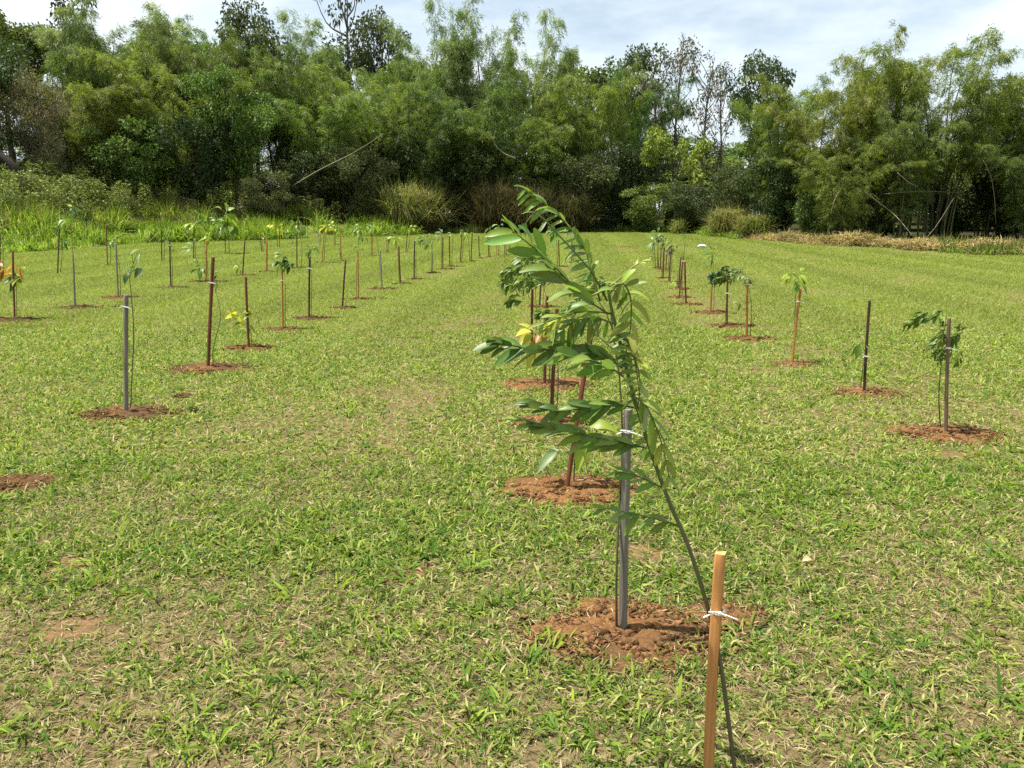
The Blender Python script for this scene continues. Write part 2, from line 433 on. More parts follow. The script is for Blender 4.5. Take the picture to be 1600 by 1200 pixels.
# second row left of the middle
spot('second', 20, 393, 23, 500, RED, 52, [(26, 498), (26, 460), (24, 425)],
     [(6, 418, 9, 6, 7, 20, ORA, 'b'), (28, 414, 7, 6, 5, 18, ORA, 'b'), (34, 433, 8, 7, 6, 20, LIME, 'b'), (28, 436, 4, 5, 3, 18, G2, 'b')], 'sapling with orange young leaves and lime lower leaves')
spot('second', 114, 397, 117, 481, GREY, 42, [(118, 480), (116, 420), (113, 380), (117, 345)],
     [(104, 345, 4, 4, 4, 12, PALEG, 'b'), (119, 333, 6, 8, 9, 12, G2, 'b'), (114, 325, 4, 4, 4, 10, PALEG, 'b')], 'tall pale-stemmed sapling with leaves at the top')
spot('second', 181, 382, 185, 465, GREY, 36, [(188, 464), (187, 420), (180, 385)], [(178, 381, 3, 4, 4, 9, PALEG, 'b')], 'thin sapling with one pale tip')
spot('second', 265, 374, 267, 450, DARK, 32, [(269, 449), (269, 410), (266, 378)], [(264, 374, 5, 4, 6, 8, G1, 'b'), (270, 390, 3, 5, 4, 7, G1, 'b')], 'thin sapling with small leaves up its stem', 383)
spot('second', 323, 376, 322, 441, ORNG, 40, [(325, 440), (324, 410), (320, 392)],
     [(312, 420, 8, 8, 12, 12, G1, 'b'), (300, 388, 12, 9, 8, 16, PALEG, 'n'), (326, 372, 8, 5, 10, 11, LIME, 'b')], 'sapling with a long pale frond and bushy base')
spot('second', 383, 372, 379, 431, DARK, 28, [(377, 430), (375, 420)], [(373, 416, 4, 4, 5, 9, LIME, 'b')], 'stunted sapling with a few lime leaves')
spot('second', 417, 372, 416, 425, ORNG, 20, [(418, 424), (418, 400), (418, 378)], [(418, 378, 3, 4, 4, 6, G1, 'b')], 'nearly bare thin sapling')
spot('second', 464, 361, 464, 419, DARK, 18, [(470, 418), (472, 390), (468, 362)],
     [(454, 364, 5, 6, 8, 9, G2, 'b'), (472, 355, 6, 5, 8, 9, G1, 'b'), (462, 350, 8, 4, 8, 8, G1, 'b')], 'sapling with a wide loose head of leaves')
spot('second', 507, 361, 503, 411, ORNG, 16, [(506, 410), (508, 380), (512, 358)], [(513, 354, 9, 4, 12, 10, YEL, 'b')], 'sapling with bright yellow leaves')
spot('second', 531, 360, 534, 408, ORNG, 14, [(532, 407), (532, 396)], [(532, 393, 2, 3, 4, 7, G2, 'b'), (531, 358, 3, 4, 4, 7, G1, 'b')], 'short sapling with a dark leaf bunch')
spot('second', 582, 365, 582, 400, ORNG, 10, [(580, 400), (580, 370), (579, 358)], [(579, 356, 5, 4, 7, 8, G1, 'b')], 'sapling with a small green crown')
spot('second', 605, 368, 604, 396, ORNG, 0, [(606, 396), (607, 372)], [(608, 371, 4, 4, 6, 7, G1, 'b')], 'faint thin sapling with few leaves')
spot('second', 637, 361, 634, 395, DARK, 12, [(636, 394), (640, 375), (642, 357)], [(643, 356, 5, 5, 8, 8, LIME, 'b')], 'sapling with light leaves above its stake')
# leftmost row
spot('third', 0, 365, 0, 437, DARK, 0, [(4, 436), (5, 400), (3, 372)], [(4, 372, 4, 5, 6, 9, G1, 'b')], 'sapling with small green leaves at the frame edge')
spot('third', 93, 357, 90, 428, DARK, 0, [(94, 427), (97, 390), (92, 362)], [(92, 358, 5, 4, 7, 9, G2, 'b'), (98, 377, 4, 4, 6, 9, G2, 'b')], 'sapling with dark leaves in two tufts')
spot('third', 166, 352, 168, 415, RED, 0, [(172, 414), (173, 395), (171, 378)], [(172, 378, 3, 4, 4, 8, G1, 'b')], 'short sapling with few leaves')
spot('third', 252, 360, 253, 409, DARK, 0, [(256, 408), (257, 385), (256, 372)], [(256, 372, 3, 4, 5, 8, G1, 'b')], 'short sapling with small green leaves')
spot('third', 303, 360, 302, 404, DARK, 0, [(305, 403), (304, 370), (302, 350)], [(300, 352, 9, 6, 16, 10, LIME, 'b'), (314, 345, 5, 4, 6, 9, G1, 'b')], 'sapling with a bushy yellow-green head')
spot('third', 352, 364, 352, 397, DARK, 0, [(358, 395), (357, 365), (354, 345)],
     [(352, 334, 9, 7, 10, 17, LIME, 'b'), (362, 350, 11, 8, 12, 16, G1, 'b'), (344, 352, 8, 7, 8, 14, G1, 'b')], 'big-leaved bright green sapling taller than its stake')
spot('third', 406, 362, 409, 394, DARK, 0, [(411, 393), (410, 375)], [(410, 372, 3, 4, 5, 7, G1, 'b')], 'small sapling against the tall grass')
spot('third', 437, 352, 437, 386, RED, 0, [(434, 386), (433, 368), (431, 358)], [(430, 356, 9, 4, 12, 9, YEL, 'b')], 'sapling with a flat head of yellow leaves')
spot('third', 498, 360, 498, 384, PALE, 0, [(500, 384), (501, 368)], [(501, 366, 3, 4, 5, 6, G1, 'b')], 'tiny sapling against the tall grass')
spot('third', 524, 362, 524, 383, ORNG, 0, [(522, 383), (522, 362)], [(522, 358, 4, 4, 6, 7, YEL, 'b')], 'small sapling with yellowish leaves')

# soil patches without a stake in view: (px, py, half width px, label)
BARE_SOIL = [(28, 757, 70, 'clod-topped patch of dug soil at the left edge of the lawn'),
             (285, 620, 12, 'small lone clump of dug soil between the two nearest left stakes'),
             (980, 386, 22, 'far thin strip of dug red soil with no stake on it'),
             (1068, 384, 10, 'far dark spot of dug soil behind the right-hand row'),
             (1130, 965, 60, 'scattered clods of red soil behind the nearest orange stake')]
# worn bare earth in the lawn: (px, py, radius m)
WORN = [(640, 897, 0.15), (1005, 862, 0.15), (95, 892, 0.14), (110, 985, 0.15), (1500, 715, 0.2)]

SOILS = []      # x, y, rx, ry
for s in T:
    g = ground(*s['base'])
    s['g'] = g
    if s['soil']:
        r = s['soil'] / F * g.y
        SOILS.append((g.x, g.y, r, r * 0.66))
for (px, py, hw, lab) in BARE_SOIL:
    g = ground(px, py)
    r = hw / F * g.y
    SOILS.append((g.x, g.y, r, r * 0.66))
SOILS = np.array(SOILS)
WORNW = np.array([(ground(a, b).x, ground(a, b).y, r, r) for a, b, r in WORN])

def soil_mask(x, y, rows=SOILS, grow=1.0):
    """1 in the middle of a patch of dug soil, 0 well outside"""
    m = np.zeros_like(x)
    for (sx, sy, rx, ry) in rows:
        near = (abs(x - sx) < rx * 1.6 + 0.1) & (abs(y - sy) < ry * 1.6 + 0.1)
        if not near.any(): continue
        xx, yy = x[near], y[near]
        an = np.arctan2((yy - sy) / ry, (xx - sx) / rx)
        d = np.hypot((xx - sx) / rx, (yy - sy) / ry) / grow
        d = d + 0.30 * (vnoise(an * 2.2 + sx * 9, sy * 7 + d * 2, 3) - 0.5) + 0.5 * (vnoise(xx * 11, yy * 11, 4) - 0.5)
        m[near] = np.maximum(m[near], 1 - sstep(0.55, 1.12, d))
    return m

def lane(x, y):
    """mower and wheel strips running along the rows, -1 worn .. 1 fresh"""
    c = x - 0.08 * y
    return (np.sin(c * 2.1) * 0.6 + np.sin(c * 4.7 + 1.0) * 0.4) * sstep(5, 13, y)

def greenness(x, y):
    """how green and dense the lawn is, 0 dry .. 1 lush"""
    g = 0.62 * fbm(x * 0.55 + 3, y * 0.42, 21, 4) + 0.38 * fbm(x * 2.3, y * 2.0, 33, 3)
    g = 0.47 + (g - 0.5) * (1.05 + 0.4 * sstep(4, 9, y))
    g = g + 0.26 * sstep(3.5, 9.0, y) + 0.12 + 0.12 * lane(x, y)
    g = g + 0.16 * sstep(-0.5, -3.0, x) * sstep(2.2, 4, y)
    g = g - 0.03 * sstep(3.3, 2.3, y) + 0.07 * sstep(6, 4, y)
    # lush broad-bladed streak in the near left
    g = g + 0.40 * np.exp(-(((x + 1.0) / 0.9) ** 2 + ((y - 3.75) / 0.40) ** 2)) + 0.55 * np.exp(-(((x + 2.1) / 0.55) ** 2 + ((y - 3.35) / 0.3) ** 2))
    g = g - 0.08 * np.exp(-((x + 1.0) / 1.1) ** 2) * sstep(4.3, 5.2, y) * sstep(14, 8, y)
    g = g - 0.08 * sstep(4.6, 3.6, y) * sstep(-0.6, 0.4, x)
    g = g + 0.10 * np.exp(-(((x - 2.2) / 1.0) ** 2 + ((y - 3.9) / 0.7) ** 2))
    return np.clip(g, 0.02, 1)

# ------------------------------------------------------------------ ground
def lines(parts):
    out = []
    for a, b, s in parts: out += list(np.arange(a, b, s))
    return np.array(out)
gx = lines([(-400, -60, 20), (-60, -12, 1.2), (-12, -5, 0.12), (-5, 5, 0.04), (5, 12, 0.12), (12, 60, 1.2), (60, 401, 20)])
gy = lines([(-60, -2, 4), (-2, 1.2, 0.2), (1.2, 6, 0.04), (6, 14, 0.1), (14, 40, 0.4), (40, 100, 0.8), (100, 620, 20)])
X, Y = np.meshgrid(gx, gy)
Z = Zg(X, Y)
near = (abs(X) < 12) & (Y > -2) & (Y < 14)
Z = Z + np.where(near, 0.016 * (fbm(X * 6, Y * 6, 71, 3) - 0.5), 0)
gr = greenness(X, Y)
sm = soil_mask(X.ravel(), Y.ravel(), SOILS, 1.25).reshape(X.shape)
wm = soil_mask(X.ravel(), Y.ravel(), WORNW, 1.0).reshape(X.shape)
thatch = np.array([0.165, 0.115, 0.066]); earth = np.array([0.105, 0.066, 0.04]); green = np.array([0.10, 0.14, 0.022]); red = np.array([0.14, 0.076, 0.037])
nz = fbm(X * 9, Y * 9, 91, 3)[..., None]
C = (thatch * (0.75 + 0.5 * nz) * 0.62 + earth * 0.38) * 0.88
far = np.clip((Y - 5) / 25, 0, 1)[..., None]
C = C * (1 - (0.25 + 0.5 * far) * gr[..., None]) + green * (0.25 + 0.5 * far) * gr[..., None]
k = np.maximum(sm, wm * 0.55)[..., None]
C = C * (1 - k) + red * (0.7 + 0.6 * nz) * k
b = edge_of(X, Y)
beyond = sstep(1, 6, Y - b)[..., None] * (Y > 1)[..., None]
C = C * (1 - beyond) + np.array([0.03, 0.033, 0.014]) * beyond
mb = MB()
ny, nx = X.shape
idx = np.arange(nx * ny).reshape(ny, nx)
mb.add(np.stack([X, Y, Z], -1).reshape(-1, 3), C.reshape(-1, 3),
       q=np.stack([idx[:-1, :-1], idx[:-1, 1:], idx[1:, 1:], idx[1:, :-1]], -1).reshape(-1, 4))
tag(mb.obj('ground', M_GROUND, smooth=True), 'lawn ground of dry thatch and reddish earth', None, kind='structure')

# ------------------------------------------------------------------ lawn grass (stuff)
def blades(mb, P, head, elev, L, W, C, bend=0.5, simple=False):
    n = len(P)
    D = np.stack([np.cos(head) * np.cos(elev), np.sin(head) * np.cos(elev), np.sin(elev)], 1)
    tw = rng.uniform(-0.9, 0.9, n)
    S0 = np.stack([-np.sin(head), np.cos(head), np.zeros(n)], 1)
    S = S0 * np.cos(tw)[:, None] + np.cross(D, S0) * np.sin(tw)[:, None]
    L = L[:, None]; W = W[:, None]
    if simple:
        tip = P + D * L
        V = np.stack([P - S * W * 0.5, P + S * W * 0.5, tip], 1).reshape(-1, 3)
        mb.add(V, np.repeat(C, 3, 0), t=np.arange(3 * n).reshape(n, 3))
        return
    mid = P + D * L * 0.55
    D2 = unit(D + np.array([0, 0, -1.0]) * bend * rng.uniform(0.2, 1.3, n)[:, None])
    tip = mid + D2 * L * 0.5
    tip[:, 2] = np.maximum(tip[:, 2], P[:, 2] + 0.004)
    V = np.stack([P - S * W * 0.38, P + S * W * 0.38, mid + S * W * 0.5, mid - S * W * 0.5, tip], 1).reshape(-1, 3)
    base = np.arange(n)[:, None] * 5
    mb.add(V, np.repeat(C, 5, 0), q=base + np.array([0, 1, 2, 3]), t=base + np.array([3, 2, 4]))

GRN = [(0.05, 0.105, 0.013), (0.105, 0.175, 0.02), (0.18, 0.235, 0.034), (0.33, 0.345, 0.105)]
STR = [(0.28, 0.22, 0.11), (0.40, 0.33, 0.19), (0.19, 0.14, 0.075), (0.11, 0.078, 0.045)]
def pick(pal, n, w=None):
    i = rng.choice(len(pal), n, p=w)
    return np.array(pal)[i] * rng.uniform(0.8, 1.2, (n, 1))

def scatter(y0, y1, dens, marg=2.7):
    A = 0.72 * (y1 ** 2 - y0 ** 2) + 2 * marg * (y1 - y0)
    n = int(A * dens)
    y = np.sqrt(rng.uniform(y0 ** 2, y1 ** 2, n))
    x = rng.uniform(-1, 1, n) * (0.72 * y + marg)
    return x, y

mb = MB()
# (y0, y1, shoots/m2, blades per shoot, straw/m2, length, width, simple)
for (y0, y1, ns, nb, nstraw, ln, wd, simple) in [(1.45, 5.0, 1900, 5, 9000, 0.054, 0.0074, False), (5.0, 11.0, 1300, 4, 2400, 0.054, 0.0080, False),
                                               (11.0, 24.0, 760, 3, 420, 0.058, 0.0120, True), (24.0, 62.0, 230, 3, 40, 0.075, 0.024, True)]:
    x, y = scatter(y0, y1, ns)
    g = greenness(x, y)
    m = soil_mask(x, y); w = soil_mask(x, y, WORNW)
    keep = (rng.uniform(size=len(x)) < np.clip(g * 1.2, 0.10, 1)) & (rng.uniform(size=len(x)) > m * np.interp(y, [8, 20], [0.975, 0.55])) & (rng.uniform(size=len(x)) > w * 0.85) & (y < edge_of(x, y) + 1.5)
    x, y, g = x[keep], y[keep], g[keep]
    n = len(x)
    lush = np.clip((g - 0.35) / 0.6, 0, 1)
    h0 = rng.uniform(0, 2 * PI, n)
    X = np.repeat(x, nb) + rng.normal(0, 0.006, n * nb); Y = np.repeat(y, nb) + rng.normal(0, 0.006, n * nb)
    P = np.stack([X, Y, Zg(X, Y) - 0.003], 1)
    head = np.repeat(h0, nb) + rng.normal(0, 1.1, n * nb)
    elev = np.abs(rng.normal(0.42, 0.32, n * nb)) + 0.05
    ll = np.repeat(lush, nb)
    L = ln * rng.uniform(0.5, 1.25, n * nb) * (0.65 + 0.6 * ll)
    W = wd * rng.uniform(0.6, 1.2, n * nb) * (0.8 + 0.5 * ll)
    C = pick(GRN, n * nb, [0.22, 0.32, 0.27, 0.19] if y0 < 5 else [0.12, 0.28, 0.34, 0.26])
    yel = rng.uniform(size=n * nb) < (0.20 * (1 - ll) + 0.08)
    C[yel] = pick(STR, int(yel.sum()), [0.4, 0.4, 0.15, 0.05])
    even = float(np.interp(y0, [5, 11, 24], [0.0, 0.35, 0.6]))
    C = C * (1 - even) + np.array([0.185, 0.225, 0.045]) * even
    C = C * (1 - 0.13 * np.repeat(lane(x, y), nb))[:, None]
    blades(mb, P, head, elev, L, W, C, 0.6, simple)
    # coarse broad-bladed tufts in the lusher places
    if y0 < 11:
        x, y = scatter(y0, y1, 85 if y0 < 5 else 26)
        g = greenness(x, y) + 0.25 * (vnoise(x * 2.4, y * 2.4, 45) - 0.5)
        keep = (rng.uniform(size=len(x)) < np.clip((g - 0.42) * 2.2, 0.08, 1)) & (soil_mask(x, y) < 0.5)
        x, y, g = x[keep], y[keep], g[keep]; n = len(x); nb2 = 11
        a = rng.uniform(0, 2 * PI, n * nb2); rr = rng.uniform(0, 0.022, n * nb2)
        X = np.repeat(x, nb2) + np.cos(a) * rr; Y = np.repeat(y, nb2) + np.sin(a) * rr
        sz = np.repeat(rng.uniform(0.6, 1.25, n), nb2)
        tone = np.repeat(rng.uniform(0, 1, n), nb2)
        C = mixcol((0.055, 0.125, 0.016), (0.21, 0.28, 0.032), np.clip(tone + rng.normal(0, 0.22, n * nb2), 0, 1)) * rng.uniform(0.8, 1.25, (n * nb2, 1))
        blades(mb, np.stack([X, Y, Zg(X, Y) - 0.003], 1), a + rng.normal(0, 0.5, n * nb2), np.abs(rng.normal(0.45, 0.3, n * nb2)) + 0.08,
               rng.uniform(0.055, 0.115, n * nb2) * sz, rng.uniform(0.006, 0.0105, n * nb2) * sz, C, 0.8)
    # straw and dead thatch lying flat
    x, y = scatter(y0, y1, nstraw)
    g = greenness(x, y)
    m = soil_mask(x, y); w = soil_mask(x, y, WORNW)
    keep = (rng.uniform(size=len(x)) < np.clip(1.15 - 0.6 * g, 0.1, 1)) & (rng.uniform(size=len(x)) > m * 0.86) & (rng.uniform(size=len(x)) > w * 0.7) & (y < edge_of(x, y) + 1)
    x, y = x[keep], y[keep]; n = len(x)
    P = np.stack([x, y, Zg(x, y) + rng.uniform(0.0, 0.014, n)], 1)
    blades(mb, P, rng.uniform(0, 2 * PI, n), rng.normal(0.10, 0.2, n), ln * rng.uniform(0.4, 1.1, n), wd * rng.uniform(0.16, 0.46, n), pick(STR, n, [0.34, 0.22, 0.28, 0.16]), 0.3, simple)
tag(mb.obj('grass', M_GRASS), 'short mown grass, green tufts mixed with dry straw-coloured thatch', None, kind='stuff')

# ------------------------------------------------------------------ rough vegetation at the lawn's edge (stuff)
def az_pos(px, Y):
    return (px - CX) / F / math.cos(PITCH) * Y

mb = MB()
def tall(n, pa, pb, da, db, hmin, hmax, cols, w=0.035, lean=0.6, per=1):
    nt = max(1, n // 26)
    px = rng.uniform(pa, pb, nt)
    u = (px - CX) / F / math.cos(PITCH)
    B = np.interp(u, EU, EB)
    y = B + rng.uniform(da, db, nt)
    x = u * y
    tone = rng.uniform(0.6, 1.3, nt)
    ti = rng.integers(0, nt, n)
    ox, oy = rng.normal(0, 0.16, n), rng.normal(0, 0.16, n)
    out = np.arctan2(oy, ox)
    x = x[ti] + ox; y = y[ti] + oy; tone = tone[ti]
    keep = fbm(x * 0.35, y * 0.35, 51, 3) > 0.33
    x, y, out, tone = x[keep], y[keep], out[keep], tone[keep]; n = len(x)
    hh = hmin + (hmax - hmin) * np.clip(fbm(x * 0.5, y * 0.5, 61, 3) * 2.2 - 0.6, 0, 1)
    P = np.stack([x, y, Zg(x, y) - 0.02], 1)
    C = pick(cols, n) * tone[:, None]
    blades(mb, P, out + rng.normal(0, 0.7, n), PI / 2 - np.abs(rng.normal(0, lean, n)), hh * rng.uniform(0.6, 1.15, n), np.full(n, w), C, 1.1)
LUSH = [(0.13, 0.23, 0.02), (0.20, 0.28, 0.03), (0.09, 0.17, 0.018), (0.28, 0.31, 0.06)]
OLIVE = [(0.12, 0.13, 0.035), (0.17, 0.15, 0.06), (0.09, 0.11, 0.025), (0.20, 0.18, 0.08)]
tall(40000, -350, 660, -0.8, 6, 0.4, 1.5, LUSH)
tall(9000, -350, 330, 3.0, 7.5, 0.7, 1.7, OLIVE + LUSH[1:2])
tall(9000, 640, 960, -0.5, 3.5, 0.3, 0.9, OLIVE + LUSH[:1])
tall(6000, 860, 1140, -0.5, 3.5, 0.25, 0.7, LUSH[:3] + OLIVE[:1])
tall(3500, 1450, 1640, 0.2, 2.2, 0.25, 0.7, LUSH[:1] + OLIVE)
tall(4500, 1090, 1750, 1.8, 4.5, 0.15, 0.6, OLIVE + LUSH[:1])
tag(mb.obj('tall_grass', M_TALL), 'tall uncut bright green grass bordering the mown lawn', None, kind='stuff')

# cut dry grass raked along the right edge
mb = MB()
n = 26000
px = rng.uniform(1105, 1750, n)
u = (px - CX) / F / math.cos(PITCH)
y = np.interp(u, EU, EB) + 1.6 + rng.normal(0, 0.65, n) + 0.8 * (vnoise(u * 40, u * 0, 7) - 0.5)
x = u * y
B0 = np.interp(u, EU, EB) + 1.6
brk = vnoise(x * 0.55, y * 0.4, 87)
hp = (0.12 + 0.62 * brk * np.clip(fbm(x * 0.8, y * 0.5, 81, 3) * 1.7 - 0.4, 0, 1)) * np.exp(-((y - B0) / 0.95) ** 2) * sstep(1100, 1230, px) * (1 - 0.5 * sstep(1500, 1560, px))
keep = (rng.uniform(size=n) < 0.45 + 0.9 * brk) & (np.abs(y - B0) < 0.5 + 0.9 * brk)
x, y, hp = x[keep], y[keep], hp[keep]; n = len(x)
P = np.stack([x, y, Zg(x, y) + hp * rng.uniform(0, 1, n) ** 0.6], 1)
C = pick([(0.32, 0.235, 0.115), (0.42, 0.32, 0.175), (0.17, 0.125, 0.06), (0.15, 0.15, 0.045)], n, [0.35, 0.15, 0.3, 0.2]) * (0.45 + 1.1 * fbm(x * 1.6, y * 1.2, 83, 3))[:, None]
blades(mb, P, rng.uniform(0, 2 * PI, n), rng.normal(0.15, 0.5, n), rng.uniform(0.2, 0.55, n), np.full(n, 0.03), C, 0.9)
tag(mb.obj('dry_grass', M_TALL), 'raked windrow of cut dry straw-coloured grass in front of the right bamboo', None, kind='stuff')

# weeds on the bank at the left
mb = MB()
stems = MB()
nb_ = 1250
px = rng.uniform(-330, 590, nb_)
for p in px:
    u = (p - CX) / F / math.cos(PITCH)
    B = float(np.interp(u, EU, EB))
    dd = rng.uniform(4.5, 12.5)
    yy = B + dd
    xx = u * yy
    z0 = float(Zg(xx, yy))
    hgt = rng.uniform(0.6, 2.0) ** 1.25 * (1 - 0.4 * float(sstep(360, 560, p)))
    rad = rng.uniform(0.25, 0.75)
    nl = int(230 * rad * hgt) + 50
    a = rng.uniform(0, 2 * PI, nl); r = np.sqrt(rng.uniform(0, 1, nl)) * rad
    t = rng.uniform(0.1, 1, nl)
    r = r * (1.1 - 0.6 * t)
    Pl = np.stack([xx + np.cos(a) * r, yy + np.sin(a) * r, z0 + t * hgt], 1)
    D = np.stack([np.cos(a), np.sin(a), rng.uniform(-0.3, 0.6, nl)], 1) + rng.normal(0, 0.4, (nl, 3))
    dry = rng.uniform() < (0.12 + 0.45 * float(sstep(330, 430, p)))
    cols = [(0.09, 0.072, 0.036), (0.12, 0.10, 0.055), (0.065, 0.07, 0.025)] if dry else [(0.10, 0.14, 0.022), (0.155, 0.185, 0.035), (0.07, 0.095, 0.018), (0.20, 0.21, 0.065)]
    kites(mb, Pl, D, rng.uniform(0.09, 0.21, nl), rng.uniform(0.035, 0.09, nl), pick(cols, nl), 0.2)
tag(mb.obj('undergrowth', M_TREE), 'thick leafy weeds covering the bank behind the tall grass', None, kind='stuff')

# ------------------------------------------------------------------ bamboo prototypes
def hsvj(c, n, s=0.2):
    return np.asarray(c, float)[None] * rng.uniform(1 - s, 1 + s, (n, 1))

def make_bamboo(nc, spread, arch, leaf_cols, seed, low=0.12, nleaf=60000):
    """returns (foliage mesh, [culm meshes]); nominal height 12 m"""
    global rng
    rng = np.random.default_rng(seed)
    fol = MB(); culms = []
    per = nleaf // nc
    for c in range(nc):
        a0 = rng.uniform(0, 2 * PI)
        r0 = rng.uniform(0.1, 1.1)
        base = np.array([math.cos(a0) * r0, math.sin(a0) * r0, -0.05])
        aa = a0 + rng.normal(0, 0.5)
        top = 12 * rng.uniform(0.70, 1.0)
        out = spread * rng.uniform(0.35, 1.0)
        ar = arch * rng.uniform(0.5, 1.4)
        s = np.linspace(0, 1, 22)
        rr = out * (0.25 * s + 0.75 * s ** 2.2) + 0.5 * ar * s ** 5
        zz = top * (s - 0.10 * ar / 1.5 * s ** 5)
        side = 0.25 * np.sin(s * 5 + rng.uniform(0, 6))
        P = np.stack([base[0] + np.cos(aa) * rr - np.sin(aa) * side * s, base[1] + np.sin(aa) * rr + np.cos(aa) * side * s, base[2] + zz], 1)
        cm = MB()
        tube(cm, P, [0.062, 0.05, 0.032, 0.008], np.array([0.085, 0.095, 0.032]) * rng.uniform(0.6, 1.3), 5)
        culms.append(cm.mesh('culm', M_CULM, True))
        # branches at the nodes, each a drooping spray of leaves
        nbr = max(30, int(80 * top / 12))
        sb = low + (1 - low) * rng.uniform(0, 1, nbr) ** 0.8
        bp = np.stack([np.interp(sb, s, P[:, k]) for k in range(3)], 1)
        bl = rng.uniform(0.7, 1.7, nbr) * (1.15 - 0.6 * sb)
        ba = rng.uniform(0, 2 * PI, nbr)
        bd = np.stack([np.cos(ba), np.sin(ba), rng.uniform(-0.05, 0.9, nbr)], 1)
        bd[:, 0] += 0.4 * math.cos(aa); bd[:, 1] += 0.4 * math.sin(aa)
        bd = unit(bd)
        lp = max(6, per // nbr)
        t = rng.uniform(0.1, 1, (nbr, lp)) ** 0.8
        pos = bp[:, None] + bd[:, None] * (bl[:, None] * t)[..., None]
        pos[..., 2] -= 0.55 * bl[:, None] * t ** 2
        pos = pos + rng.normal(0, 0.09, pos.shape)
        d = bd[:, None] * 0.9 + rng.normal(0, 0.42, pos.shape)
        d[..., 2] -= 0.35
        m = nbr * lp
        tone = np.repeat(rng.uniform(0, 1, nbr), lp)
        C = mixcol(leaf_cols[0], leaf_cols[1], np.clip(tone + rng.normal(0, 0.2, m), 0, 1)) * rng.uniform(0.8, 1.2, (m, 1))
        dead = rng.uniform(size=m) < 0.02
        C[dead] = (0.25, 0.17, 0.07)
        kites(fol, pos.reshape(-1, 3), d.reshape(-1, 3), rng.uniform(0.17, 0.34, m), rng.uniform(0.024, 0.046, m), C, 0.35, np.repeat(unit(rng.normal(size=(nbr, 3))), lp, 0))
    return fol.mesh('foliage', M_BAMB), culms

BC_YEL = [(0.20, 0.25, 0.045), (0.085, 0.13, 0.026)]
BC_GRN = [(0.14, 0.21, 0.045), (0.06, 0.105, 0.026)]
BC_PALE = [(0.26, 0.31, 0.12), (0.14, 0.19, 0.06)]
BAMBOO = {'yel1': make_bamboo(18, 4.2, 2.2, BC_YEL, 101), 'yel2': make_bamboo(15, 4.8, 2.8, BC_YEL, 102),
          'grn1': make_bamboo(18, 3.8, 2.0, BC_GRN, 103), 'grn2': make_bamboo(16, 4.6, 2.6, BC_GRN, 104),
          'pale': make_bamboo(11, 2.6, 1.2, BC_PALE, 105, 0.3, 32000),
          'open': make_bamboo(17, 4.4, 2.0, BC_YEL, 106, 0.36, 46000)}

def place_bamboo(kind, px, Y, ytop, wpx, label, rz):
    x = az_pos(px, Y)
    z0 = float(Zg(x, Y))
    zt = at(px, ytop, Y).z
    h = max(zt - z0, 2) / 10.5
    w = wpx / F * Y / {'pale': 5.5}.get(kind, 8.2)
    fm, cms = BAMBOO[kind]
    root = empty('bamboo_clump', (x, Y, z0), label, 'bamboo', 'bamboo clumps along the back of the lawn', rz)
    root.scale = (w, w, h)
    o = link(bpy.data.objects.new('foliage', fm), root)
    for m in cms:
        link(bpy.data.objects.new('culm', m), root)
    return root

